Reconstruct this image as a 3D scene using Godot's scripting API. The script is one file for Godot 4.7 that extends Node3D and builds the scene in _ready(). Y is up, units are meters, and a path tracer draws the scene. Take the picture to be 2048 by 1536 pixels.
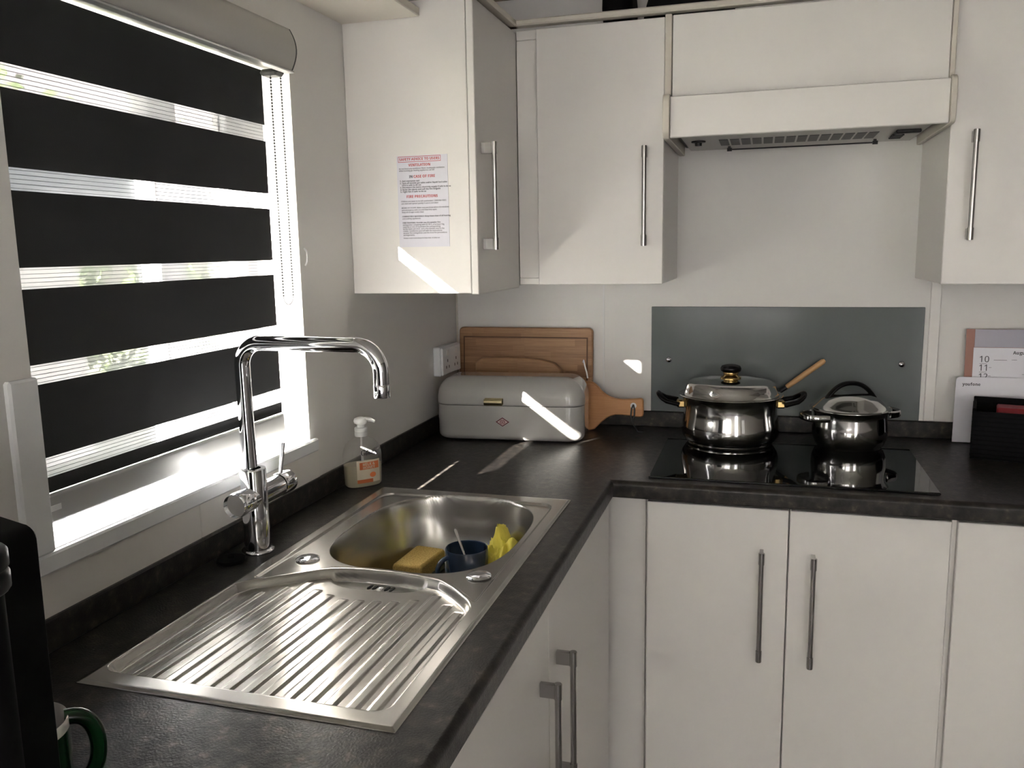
extends Node3D
# Caravan kitchen corner. Coordinates below are measured from the worktop surface (y = 0) at the room's corner; H lifts everything so that the floor is y = 0.
const H := 0.91
var M := {}
var rng := RandomNumberGenerator.new()

# ---------------------------------------------------------------- materials
func srgb(r: float, g: float, b: float) -> Color:
	return Color(r / 255.0, g / 255.0, b / 255.0)

func mat(c: Color, rough := 0.5, metal := 0.0) -> StandardMaterial3D:
	var m := StandardMaterial3D.new()
	m.albedo_color = c
	m.roughness = rough
	m.metallic = metal
	return m

func noise_tex(freq: float, ramp: Array, size := 512, octaves := 4, normal := 0.0, sd := 1, kind := FastNoiseLite.TYPE_SIMPLEX) -> NoiseTexture2D:
	var n := FastNoiseLite.new()
	n.noise_type = kind
	n.seed = sd
	n.frequency = freq
	n.fractal_octaves = octaves
	var t := NoiseTexture2D.new()
	t.width = size
	t.height = size
	t.seamless = true
	t.noise = n
	if normal > 0.0:
		t.as_normal_map = true
		t.bump_strength = normal
	elif ramp.size() > 0:
		var g := Gradient.new()
		g.offsets = PackedFloat32Array(ramp.map(func(a): return a[0]))
		g.colors = PackedColorArray(ramp.map(func(a): return a[1]))
		t.color_ramp = g
	return t

func triplanar(m: StandardMaterial3D, s: Vector3) -> StandardMaterial3D:
	m.uv1_triplanar = true
	m.uv1_world_triplanar = true
	m.uv1_scale = s
	return m

func wood_image(a: Color, b: Color, strips: int, sd: int) -> ImageTexture:
	# strips of bamboo or beech run along u; each has its own tone and a fine grain
	var im := Image.create(512, 256, false, Image.FORMAT_RGB8)
	var n := FastNoiseLite.new()
	n.seed = sd
	n.frequency = 0.02
	var r := RandomNumberGenerator.new()
	r.seed = sd
	var tones := []
	for i in strips * 3:
		tones.append(r.randf())
	for y in 256:
		var s := y * strips / 256
		for x in 512:
			var k: float = tones[s * 3 + (x + s * 211) % 512 * 3 / 512]
			var g := n.get_noise_2d(x * 0.35, y * 9.0) * 0.5 + 0.5
			im.set_pixel(x, y, a.lerp(b, clampf(k * 0.5 + g * 0.6 - 0.1, 0, 1)))
	return ImageTexture.create_from_image(im)

func make_materials() -> void:
	M.wall = mat(srgb(226, 224, 220), 0.45)
	M.wall.metallic_specular = 0.4
	M.white = mat(srgb(228, 225, 220), 0.32)       # satin white cabinet boards
	M.white_edge = mat(srgb(218, 215, 209), 0.4)
	M.cream = mat(srgb(212, 206, 194), 0.5)
	M.pvc = mat(srgb(236, 238, 240), 0.25)
	M.trim = mat(srgb(226, 226, 224), 0.35)
	M.gap = mat(srgb(60, 58, 54), 0.8)
	M.floor = mat(srgb(104, 101, 98), 0.6)
	M.ceiling = mat(srgb(206, 202, 194), 0.7)
	M.panelling = mat(srgb(104, 100, 96), 0.6)
	M.chrome = mat(srgb(224, 226, 230), 0.05, 1.0)
	M.handle = mat(srgb(176, 174, 172), 0.27, 1.0)
	M.steel = mat(srgb(205, 205, 203), 0.1, 1.0)
	M.gold = mat(srgb(206, 178, 120), 0.2, 1.0)
	M.brass = mat(srgb(190, 178, 140), 0.25, 1.0)
	M.black = mat(srgb(22, 22, 23), 0.4)
	M.black_gloss = mat(srgb(14, 14, 15), 0.25)
	M.black_gloss.metallic_specular = 0.35
	M.black_soft = mat(srgb(13, 13, 14), 0.7)
	M.black_soft.metallic_specular = 0.22
	M.black_ring = mat(srgb(16, 16, 17), 0.4)
	M.black_ring.metallic_specular = 0.25
	M.hob = mat(srgb(10, 10, 11), 0.03)
	M.splash = mat(srgb(110, 116, 115), 0.09)
	M.splash.metallic_specular = 0.25
	M.grey_paint = mat(srgb(176, 175, 171), 0.16)
	M.grey_paint.clearcoat_enabled = true
	M.grey_paint.clearcoat_roughness = 0.08
	M.grey_plastic = mat(srgb(182, 180, 174), 0.4)
	M.dark_plastic = mat(srgb(70, 70, 68), 0.5)
	M.alu = mat(srgb(178, 178, 176), 0.35, 0.6)
	# brushed sink steel
	M.sink = mat(srgb(180, 178, 174), 0.3, 1.0)
	M.sink.roughness = 0.24
	# laminate worktop: mottled dark stone with fine grain relief
	M.worktop = mat(Color.WHITE, 0.38)
	M.worktop.albedo_texture = noise_tex(0.012, [[0.0, srgb(28, 26, 25)], [0.42, srgb(40, 38, 36)], [0.6, srgb(48, 45, 42)], [0.78, srgb(58, 53, 48)], [1.0, srgb(92, 84, 75)]], 1024, 6, 0.0, 7)
	M.worktop.normal_enabled = true
	M.worktop.normal_texture = noise_tex(0.09, [], 1024, 3, 2.5, 11)
	M.worktop.normal_scale = 0.2
	M.worktop.roughness_texture = noise_tex(0.05, [[0.0, Color(0.75, 0.75, 0.75)], [1.0, Color(1, 1, 1)]], 512, 4, 0.0, 5)
	M.worktop.roughness = 0.36
	M.worktop.metallic_specular = 0.33
	triplanar(M.worktop, Vector3(2.2, 2.2, 2.2))
	M.fabric = mat(srgb(31, 32, 34), 0.85)
	M.fabric.normal_enabled = true
	M.fabric.normal_texture = noise_tex(0.2, [], 512, 2, 2.0, 3)
	M.fabric.normal_scale = 0.3
	triplanar(M.fabric, Vector3(6, 6, 6))
	M.sheer = mat(Color(0.66, 0.66, 0.68, 0.68), 0.8)
	M.sheer.backlight_enabled = true
	M.sheer.backlight = Color(0.3, 0.3, 0.3)
	M.sheer.transparency = BaseMaterial3D.TRANSPARENCY_ALPHA
	M.thread = mat(srgb(70, 72, 76), 0.8)
	M.glass = mat(Color(0.9, 0.95, 0.95, 0.06), 0.02)
	M.glass.transparency = BaseMaterial3D.TRANSPARENCY_ALPHA
	M.bamboo = mat(Color.WHITE, 0.5)
	M.bamboo.albedo_texture = wood_image(srgb(128, 92, 62), srgb(186, 146, 106), 14, 4)
	M.bamboo.uv1_triplanar = true
	M.bamboo.uv1_scale = Vector3(2.2, 4.0, 2.2)
	M.beech = mat(Color.WHITE, 0.45)
	M.beech.albedo_texture = wood_image(srgb(176, 122, 76), srgb(208, 156, 104), 5, 9)
	M.beech.uv1_triplanar = true
	M.beech.uv1_scale = Vector3(3.2, 6.0, 3.2)
	M.wood_light = mat(srgb(204, 160, 110), 0.55)
	M.paper = mat(srgb(222, 221, 228), 0.25)
	M.red_ink = mat(srgb(190, 60, 60), 0.6)
	M.dark_ink = mat(srgb(58, 56, 62), 0.6)
	M.lilac = mat(srgb(186, 184, 196), 0.6)
	M.pink_card = mat(srgb(176, 132, 120), 0.7)
	M.red = mat(srgb(150, 34, 44), 0.5)
	M.yellow = mat(srgb(228, 214, 92), 0.8)
	M.sponge = mat(Color.WHITE, 0.95)
	M.sponge.albedo_texture = noise_tex(0.06, [[0.0, srgb(146, 120, 62)], [0.5, srgb(190, 160, 92)], [1.0, srgb(206, 180, 112)]], 256, 3, 0.0, 8)
	triplanar(M.sponge, Vector3(14, 14, 14))
	M.scourer = mat(srgb(60, 66, 44), 0.95)
	M.navy = mat(srgb(34, 48, 68), 0.2)
	M.green = mat(srgb(15, 56, 28), 0.12)
	M.china = mat(srgb(228, 226, 222), 0.15)
	M.clear_plastic = mat(Color(0.8, 0.8, 0.78, 0.22), 0.06)
	M.clear_plastic.transparency = BaseMaterial3D.TRANSPARENCY_ALPHA
	M.soap = mat(srgb(206, 194, 160), 0.4)
	M.pump = mat(srgb(226, 226, 224), 0.3)
	M.label_cream = mat(srgb(226, 214, 192), 0.45)
	M.label_orange = mat(srgb(224, 124, 72), 0.45)
	M.leaf = mat(srgb(74, 92, 44), 0.7)
	M.leaf.backlight_enabled = true
	M.leaf.backlight = Color(0.12, 0.16, 0.05)
	M.bark = mat(srgb(110, 95, 80), 0.9)
	M.grass = mat(srgb(96, 100, 78), 0.95)
	M.shed_wall = mat(srgb(240, 240, 240), 0.6)
	M.shed_roof = mat(srgb(70, 78, 96), 0.6)
	M.ceiling_board = mat(srgb(150, 130, 110), 0.6)
	M.back_grey = mat(srgb(150, 146, 130), 0.6)

# ---------------------------------------------------------------- mesh helpers
func mk() -> SurfaceTool:
	var st := SurfaceTool.new()
	st.begin(Mesh.PRIMITIVE_TRIANGLES)
	return st

func tri(st: SurfaceTool, a: Vector3, b: Vector3, c: Vector3, na: Vector3, nb: Vector3, nc: Vector3) -> void:
	# clockwise seen from the side the normals point to
	var face := (c - a).cross(b - a)
	if face.dot(na + nb + nc) < 0.0:
		var t := b
		b = c
		c = t
		t = nb
		nb = nc
		nc = t
	st.set_normal(na)
	st.add_vertex(a)
	st.set_normal(nb)
	st.add_vertex(b)
	st.set_normal(nc)
	st.add_vertex(c)

func quad(st: SurfaceTool, a: Vector3, b: Vector3, c: Vector3, d: Vector3, n: Vector3) -> void:
	tri(st, a, b, c, n, n, n)
	tri(st, a, c, d, n, n, n)

func quad_s(st: SurfaceTool, a: Vector3, b: Vector3, c: Vector3, d: Vector3, na: Vector3, nb: Vector3, nc: Vector3, nd: Vector3) -> void:
	tri(st, a, b, c, na, nb, nc)
	tri(st, a, c, d, na, nc, nd)

func box(st: SurfaceTool, lo: Vector3, hi: Vector3, bev := 0.0015, xf := Transform3D()) -> void:
	bev = minf(bev, minf(hi.x - lo.x, minf(hi.y - lo.y, hi.z - lo.z)) * 0.45)
	var c := (lo + hi) * 0.5
	var h := (hi - lo) * 0.5
	var p := func(s: Vector3, ax: int) -> Vector3:
		var q := h - Vector3(bev, bev, bev)
		q[ax] = h[ax]
		return xf * (c + q * s)
	var nn := func(v: Vector3) -> Vector3: return (xf.basis * v).normalized()
	for ax in 3:
		var u := (ax + 1) % 3
		var w := (ax + 2) % 3
		for s in [-1.0, 1.0]:
			var k := []
			for e in [[-1, -1], [1, -1], [1, 1], [-1, 1]]:
				var v := Vector3()
				v[ax] = s
				v[u] = e[0]
				v[w] = e[1]
				k.append(p.call(v, ax))
			var n := Vector3()
			n[ax] = s
			quad(st, k[0], k[1], k[2], k[3], nn.call(n))
		if bev > 0.0:
			for s in [-1.0, 1.0]:
				for t in [-1.0, 1.0]:
					var a := Vector3()
					a[u] = s
					a[w] = t
					var b := a
					a[ax] = -1
					b[ax] = 1
					var n := Vector3()
					n[u] = s
					n[w] = t
					quad(st, p.call(a, u), p.call(b, u), p.call(b, w), p.call(a, w), nn.call(n))
	if bev > 0.0:
		for sx in [-1.0, 1.0]:
			for sy in [-1.0, 1.0]:
				for sz in [-1.0, 1.0]:
					var v := Vector3(sx, sy, sz)
					var n: Vector3 = nn.call(v)
					tri(st, p.call(v, 0), p.call(v, 1), p.call(v, 2), n, n, n)

func lathe(st: SurfaceTool, prof: Array, xf := Transform3D(), seg := 48, sq := Vector2(1, 1)) -> void:
	# profile of (radius, height) turned about y; sharp profile corners stay sharp
	var n := prof.size()
	var segn := []
	for i in n - 1:
		var d: Vector2 = prof[i + 1] - prof[i]
		segn.append(Vector2(d.y, -d.x).normalized())
	for i in n - 1:
		var n0: Vector2 = segn[i]
		var n1: Vector2 = segn[i]
		if i > 0 and n0.dot(segn[i - 1]) > 0.6:
			n0 = (n0 + segn[i - 1]).normalized()
		if i < n - 2 and n1.dot(segn[i + 1]) > 0.6:
			n1 = (n1 + segn[i + 1]).normalized()
		for k in seg:
			var a := TAU * k / seg
			var b := TAU * (k + 1) / seg
			var q := func(pr: Vector2, ang: float) -> Vector3: return xf * Vector3(pr.x * cos(ang) * sq.x, pr.y, pr.x * sin(ang) * sq.y)
			var m := func(nr: Vector2, ang: float) -> Vector3: return (xf.basis * Vector3(nr.x * cos(ang) / sq.x, nr.y, nr.x * sin(ang) / sq.y)).normalized()
			var A: Vector3 = q.call(prof[i], a)
			var B: Vector3 = q.call(prof[i], b)
			var C: Vector3 = q.call(prof[i + 1], b)
			var D: Vector3 = q.call(prof[i + 1], a)
			if prof[i].x > 1e-6:
				tri(st, A, B, C, m.call(n0, a), m.call(n0, b), m.call(n1, b))
			if prof[i + 1].x > 1e-6:
				tri(st, A, C, D, m.call(n0, a), m.call(n1, b), m.call(n1, a))

func tube(st: SurfaceTool, pts: Array, r, seg := 16, caps := true, flat := Vector2(1, 1)) -> void:
	# r may be a number or one radius per point
	var n := pts.size()
	var frames := []
	var up := Vector3.UP
	for i in n:
		var t: Vector3 = (pts[mini(i + 1, n - 1)] - pts[maxi(i - 1, 0)]).normalized()
		if i == 0:
			up = Vector3.UP if absf(t.y) < 0.9 else Vector3.RIGHT
		var s := t.cross(up).normalized()
		up = s.cross(t).normalized()
		frames.append([s, up, t])
	var ring := func(i: int, k: int) -> Array:
		var a := TAU * k / seg
		var rr: float = r[i] if r is Array else r
		var nn: Vector3 = (frames[i][0] * cos(a) / flat.x + frames[i][1] * sin(a) / flat.y).normalized()
		return [pts[i] + (frames[i][0] * cos(a) * flat.x + frames[i][1] * sin(a) * flat.y) * rr, nn]
	for i in n - 1:
		for k in seg:
			var A: Array = ring.call(i, k)
			var B: Array = ring.call(i, k + 1)
			var C: Array = ring.call(i + 1, k + 1)
			var D: Array = ring.call(i + 1, k)
			quad_s(st, A[0], B[0], C[0], D[0], A[1], B[1], C[1], D[1])
	if caps:
		for i in [0, n - 1]:
			var nn: Vector3 = frames[i][2] * (-1.0 if i == 0 else 1.0)
			for k in seg:
				tri(st, pts[i], ring.call(i, k)[0], ring.call(i, k + 1)[0], nn, nn, nn)

func arc(c: Vector3, u: Vector3, v: Vector3, r: float, a0: float, a1: float, n: int) -> Array:
	var o := []
	for i in n + 1:
		var a := lerpf(a0, a1, float(i) / n)
		o.append(c + (u * cos(a) + v * sin(a)) * r)
	return o

func extrude(st: SurfaceTool, poly: PackedVector2Array, z0: float, z1: float, xf := Transform3D(), bev := 0.001) -> void:
	# outline in x,y pulled from z0 to z1, with chamfered rims
	if Geometry2D.is_polygon_clockwise(poly):
		poly.reverse()
	var n := poly.size()
	var nrm := []
	for i in n:
		var d := (poly[(i + 1) % n] - poly[i]).normalized()
		nrm.append(Vector2(d.y, -d.x))
	var vn := []
	for i in n:
		vn.append((nrm[i] + nrm[(i + n - 1) % n]).normalized())
	var inner := PackedVector2Array()
	for i in n:
		var k: Vector2 = vn[i]
		inner.append(poly[i] - k * bev / maxf(0.4, k.dot(nrm[i])))
	var tris := Geometry2D.triangulate_polygon(inner)
	var b := xf.basis
	for s in [[z0, -1.0], [z1, 1.0]]:
		var nn: Vector3 = (b * Vector3(0, 0, s[1])).normalized()
		for i in range(0, tris.size(), 3):
			var q := []
			for k in 3:
				q.append(xf * Vector3(inner[tris[i + k]].x, inner[tris[i + k]].y, s[0]))
			tri(st, q[0], q[1], q[2], nn, nn, nn)
		var zi: float = s[0] - s[1] * bev
		for i in n:
			var j := (i + 1) % n
			var e: Vector3 = (b * Vector3(nrm[i].x, nrm[i].y, s[1])).normalized()
			quad(st, xf * Vector3(inner[i].x, inner[i].y, s[0]), xf * Vector3(inner[j].x, inner[j].y, s[0]), xf * Vector3(poly[j].x, poly[j].y, zi), xf * Vector3(poly[i].x, poly[i].y, zi), e)
	for i in n:
		var j := (i + 1) % n
		var a: Vector2 = vn[i] if vn[i].dot(nrm[i]) > 0.85 else nrm[i]
		var c: Vector2 = vn[j] if vn[j].dot(nrm[i]) > 0.85 else nrm[i]
		var na: Vector3 = (b * Vector3(a.x, a.y, 0)).normalized()
		var nc: Vector3 = (b * Vector3(c.x, c.y, 0)).normalized()
		quad_s(st, xf * Vector3(poly[i].x, poly[i].y, z0 + bev), xf * Vector3(poly[j].x, poly[j].y, z0 + bev), xf * Vector3(poly[j].x, poly[j].y, z1 - bev), xf * Vector3(poly[i].x, poly[i].y, z1 - bev), na, nc, nc, na)

func skin(st: SurfaceTool, rings: Array, cap0 := true, cap1 := true, closed := true) -> void:
	# a smooth surface over rings of equal length
	var m := rings.size()
	var n: int = rings[0].size()
	var centre := Vector3()
	for r in rings:
		for p in r:
			centre += p / (m * n)
	var nor := []
	for i in m:
		var row := []
		for k in n:
			var ka := (k + 1) % n if closed else mini(k + 1, n - 1)
			var kb := (k + n - 1) % n if closed else maxi(k - 1, 0)
			var a: Vector3 = rings[i][ka] - rings[i][kb]
			var b: Vector3 = rings[mini(i + 1, m - 1)][k] - rings[maxi(i - 1, 0)][k]
			row.append(a.cross(b).normalized())
		nor.append(row)
	var sgn := 0.0
	for i in m:
		for k in n:
			sgn += nor[i][k].dot(rings[i][k] - centre)
	sgn = 1.0 if sgn >= 0.0 else -1.0
	for i in m - 1:
		for k in (n if closed else n - 1):
			var j := (k + 1) % n
			quad_s(st, rings[i][k], rings[i][j], rings[i + 1][j], rings[i + 1][k], nor[i][k] * sgn, nor[i][j] * sgn, nor[i + 1][j] * sgn, nor[i + 1][k] * sgn)
	for e in [[cap0, 0, 1], [cap1, m - 1, m - 2]]:
		if e[0]:
			var c := Vector3()
			for p in rings[e[1]]:
				c += p / n
			var c2 := Vector3()
			for p in rings[e[2]]:
				c2 += p / n
			var nn := (c - c2).normalized()
			for k in n:
				tri(st, c, rings[e[1]][k], rings[e[1]][(k + 1) % n], nn, nn, nn)

func rrect(hx: float, hz: float, r: float, per := 6) -> Array:
	var o := []
	for q in [[1, 1, 0.0], [-1, 1, PI / 2], [-1, -1, PI], [1, -1, PI * 1.5]]:
		for i in per + 1:
			var a: float = q[2] + PI / 2 * i / per
			o.append(Vector2(q[0] * (hx - r) + r * cos(a), q[1] * (hz - r) + r * sin(a)))
	return o

func rrect_poly(x0: float, y0: float, x1: float, y1: float, r: float, per := 6) -> PackedVector2Array:
	var o := PackedVector2Array()
	for p in rrect((x1 - x0) / 2, (y1 - y0) / 2, r, per):
		o.append(p + Vector2((x0 + x1) / 2, (y0 + y1) / 2))
	return o

# ---------------------------------------------------------------- object helpers
var used := {}
func numbered(called: String) -> String:
	var k: int = used.get(called, -1) + 1
	used[called] = k
	return called if k == 0 else "%s_%03d" % [called, k]

func tag(o: Node, label: String, category: String, group := "") -> Node:
	o.set_meta("label", label)
	o.set_meta("category", category)
	if group:
		o.set_meta("group", group)
	return o

func thing(called: String, label: String, category: String, at := Vector3.ZERO, turn := 0.0, group := "") -> Node3D:
	var o := Node3D.new()
	o.name = numbered(called)
	add_child(o)
	o.position = at + Vector3(0, H, 0)
	o.rotation.y = turn
	tag(o, label, category, group)
	return o

func part(called: String, st, m: Material, parent: Node, label := "") -> MeshInstance3D:
	# the mesh is given in its parent's own axes
	var o := MeshInstance3D.new()
	o.name = numbered(called) if parent == self else called
	o.mesh = st.commit() if st is SurfaceTool else st
	o.material_override = m
	parent.add_child(o, true)
	if label:
		o.set_meta("label", label)
	if parent == self:
		o.position.y = H
	return o

func origin_of(n: Node) -> Vector3:
	var p := Vector3(0, -H, 0)
	while n != self:
		p += n.position
		n = n.get_parent()
	return p

func laid(called: String, st, m: Material, parent: Node, label := "") -> MeshInstance3D:
	# the mesh is given in worktop coordinates, its parent being unturned
	var o := part(called, st, m, parent, label)
	if parent != self:
		o.position = -origin_of(parent)
	return o

func struct(called: String, st, m: Material) -> MeshInstance3D:
	var o := part(called, st, m, self)
	o.set_meta("kind", "structure")
	return o

func structure_root(called: String) -> Node3D:
	var o := Node3D.new()
	o.name = called
	add_child(o)
	o.position.y = H
	o.set_meta("kind", "structure")
	return o

func lettering(called: String, s: String, size: float, at: Vector3, m: Material, parent: Node, bold := false, serif := false, basis := Basis(), align := HORIZONTAL_ALIGNMENT_LEFT) -> MeshInstance3D:
	var f := SystemFont.new()
	f.font_names = PackedStringArray(["Droid Serif" if serif else "Droid Sans"])
	f.font_weight = 700 if bold else 400
	var t := TextMesh.new()
	t.text = s
	t.font = f
	t.font_size = 32
	t.pixel_size = size / 32.0
	t.depth = 0.0004
	t.curve_step = 3.0
	t.horizontal_alignment = align
	t.vertical_alignment = VERTICAL_ALIGNMENT_CENTER
	var o := part(called, t, m, parent)
	o.transform = Transform3D(basis, at)
	return o

# ---------------------------------------------------------------- the scene
func _ready() -> void:
	rng.seed = 5
	# camera
	var cam := Camera3D.new()
	cam.name = "camera"
	add_child(cam)
	cam.transform = Transform3D(Basis(Vector3(0.95871455, -0.01728773, -0.28384423), Vector3(-0.02855807, 0.98725118, -0.1565872), Vector3(0.28293258, 0.15822847, 0.94599836)), Vector3(0.8887, 0.5115 + H, 2.3949))
	cam.fov = 49.166
	cam.near = 0.02
	cam.current = true
	# sky, exposure
	var we := WorldEnvironment.new()
	we.name = "world"
	var env := Environment.new()
	env.background_mode = Environment.BG_SKY
	var sky := Sky.new()
	var sm := ProceduralSkyMaterial.new()
	sm.sky_top_color = Color(0.85, 0.83, 0.86)
	sm.sky_horizon_color = Color(0.98, 0.925, 0.88)
	sm.ground_horizon_color = Color(0.7, 0.68, 0.62)
	sm.ground_bottom_color = Color(0.4, 0.38, 0.33)
	sm.sky_energy_multiplier = 1.0
	sm.sun_angle_max = 0.0
	sky.sky_material = sm
	env.sky = sky
	env.tonemap_mode = Environment.TONE_MAPPER_LINEAR
	env.tonemap_exposure = 13.0
	env.sdfgi_enabled = true
	env.ssao_enabled = true
	env.ssil_enabled = true
	we.environment = env
	add_child(we)
	# low sun through the kitchen window
	var sun := DirectionalLight3D.new()
	sun.name = "sun"
	add_child(sun)
	var sd := Vector3(1.0, -0.765, -2.2).normalized()
	sun.basis = Basis.looking_at(sd, Vector3.UP)
	sun.light_color = Color(1.0, 0.975, 0.94)
	sun.light_energy = 19.0
	sun.light_angular_distance = 0.5
	sun.shadow_enabled = true

	make_materials()
	build_room()
	build_window()
	build_outside()
	build_worktop()
	build_wall_units()
	build_base_units()
	build_sink()
	build_blind()
	build_tap()
	build_hob_and_pots()
	build_corner()
	build_soap()
	build_bowl_things()
	build_right_things()
	build_left_things()

# ---------------------------------------------------------------- room
const WZ0 := 0.889
const WZ1 := 1.557
const WY0 := 0.1317
const WY1 := 0.928
func build_room() -> void:
	var st := mk()
	box(st, Vector3(-0.2, -0.96, -0.12), Vector3(3.5, -0.91, 5.3), 0)
	struct("floor", st, M.floor)
	st = mk()
	box(st, Vector3(-0.2, 1.36, -0.12), Vector3(3.5, 1.42, 5.3), 0)
	struct("ceiling", st, M.ceiling)
	# left wall with the kitchen window's opening and the lounge window further down
	st = mk()
	box(st, Vector3(-0.15, -0.91, -0.12), Vector3(0, 1.36, WZ0), 0)
	box(st, Vector3(-0.15, -0.91, WZ0), Vector3(0, WY0 - 0.012, WZ1), 0)
	box(st, Vector3(-0.15, WY1, WZ0), Vector3(0, 1.36, WZ1), 0)
	box(st, Vector3(-0.15, -0.91, WZ1), Vector3(0, 1.36, 3.5), 0)
	box(st, Vector3(-0.15, -0.91, 3.5), Vector3(0, -0.3, 5.0), 0)
	box(st, Vector3(-0.15, 0.98, 3.5), Vector3(0, 1.36, 5.0), 0)
	box(st, Vector3(-0.15, -0.91, 5.0), Vector3(0, 1.36, 5.3), 0)
	var wl := struct("wall_left", st, M.wall)
	for z in [[0.2, 0.86], [0.8620, 1.2553], [1.2567, 2.3]]:
		st = mk()
		box(st, Vector3(0.0, 0.0, z[0]), Vector3(0.004, 0.1045, z[1]), 0.001)
		if z[0] > 0.5:
			laid("splash_panel", st, M.white, wl)
	# back wall and its joints
	st = mk()
	box(st, Vector3(0, -0.91, -0.12), Vector3(3.3, 1.36, 0), 0)
	struct("wall_back", st, M.wall)
	st = mk()
	box(st, Vector3(1.3049, 0.045, 0), Vector3(1.3311, 0.43, 0.005), 0.002)
	struct("trim_1", st, M.white)
	st = mk()
	box(st, Vector3(0.4495, 0.045, 0), Vector3(0.4545, 0.43, 0.0015), 0.0006)
	struct("trim_2", st, M.trim)
	st = mk()
	box(st, Vector3(0, 0.045, 0), Vector3(0.006, 0.43, 0.006), 0.002)
	struct("trim_3", st, M.cream)
	# right wall with two tall windows, front wall with the glazed doors' opening
	st = mk()
	var ops := [[3.65, 3.85], [4.1, 4.35]]
	var z := -0.12
	for o in ops:
		box(st, Vector3(3.3, -0.91, z), Vector3(3.5, 1.36, o[0]), 0)
		box(st, Vector3(3.3, -0.91, o[0]), Vector3(3.5, -0.15, o[1]), 0)
		box(st, Vector3(3.3, 1.05, o[0]), Vector3(3.5, 1.36, o[1]), 0)
		z = o[1]
	box(st, Vector3(3.3, -0.91, z), Vector3(3.5, 1.36, 5.3), 0)
	struct("wall_right", st, M.panelling)
	st = mk()
	box(st, Vector3(0, -0.91, 5.1), Vector3(0.12, 1.36, 5.3), 0)
	box(st, Vector3(0.12, 1.25, 5.1), Vector3(1.2, 1.36, 5.3), 0)
	box(st, Vector3(0.12, -0.91, 5.1), Vector3(1.2, -0.25, 5.3), 0)
	box(st, Vector3(1.2, -0.91, 5.1), Vector3(2.1, 1.36, 5.3), 0)
	box(st, Vector3(2.1, 1.2, 5.1), Vector3(2.7, 1.36, 5.3), 0)
	box(st, Vector3(2.7, -0.91, 5.1), Vector3(3.3, 1.36, 5.3), 0)
	struct("wall_front", st, M.wall)
	# frames of those openings
	var n := 2
	for o in ops:
		st = mk()
		var zm: float = (o[0] + o[1]) / 2
		for e in [[o[0], o[0] + 0.04], [zm - 0.02, zm + 0.02], [o[1] - 0.04, o[1]]]:
			box(st, Vector3(3.36, -0.15, e[0]), Vector3(3.42, 1.05, e[1]))
		for y in [-0.15, 0.7, 1.01]:
			box(st, Vector3(3.36, y, o[0]), Vector3(3.42, y + 0.04, o[1]))
		struct("window_%d" % n, st, M.pvc)
		n += 1
	st = mk()
	for x in [0.12, 0.635, 1.15]:
		box(st, Vector3(x, -0.25, 5.17), Vector3(x + 0.05, 1.25, 5.23))
	for y in [-0.25, 1.2]:
		box(st, Vector3(0.12, y, 5.17), Vector3(1.2, y + 0.05, 5.23))
	struct("window_5", st, M.pvc)
	st = mk()
	for x in [2.1, 2.65]:
		box(st, Vector3(x, -0.91, 5.17), Vector3(x + 0.05, 1.2, 5.23))
	for y in [-0.91, 0.1, 1.15]:
		box(st, Vector3(2.1, y, 5.17), Vector3(2.7, y + 0.05, 5.23))
	struct("door_1", st, M.pvc)
	st = mk()
	for zz in [3.5, 4.23, 4.96]:
		box(st, Vector3(-0.13, -0.3, zz), Vector3(-0.07, 0.98, zz + 0.04))
	for y in [-0.3, 0.94]:
		box(st, Vector3(-0.13, y, 3.5), Vector3(-0.07, y + 0.04, 5.0))
	struct("window_4", st, M.pvc)
	# roof overhang outside the kitchen window
	st = mk()
	box(st, Vector3(-0.52, 1.02, -0.6), Vector3(-0.15, 1.06, 5.6), 0.005)
	struct("trim_7", st, M.pvc)
	# soffit board over the window
	st = mk()
	box(st, Vector3(0.0, 0.997, 0.664), Vector3(0.183, 1.015, 3.6), 0.002)
	struct("trim_4", st, M.cream)
	# what shows over the wall units: a boarded slope, the wall behind
	st = mk()
	box(st, Vector3(0.02, 1.2, 0.005), Vector3(0.318, 1.215, 0.9), 0.002)
	struct("trim_5", st, M.ceiling_board)

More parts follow.
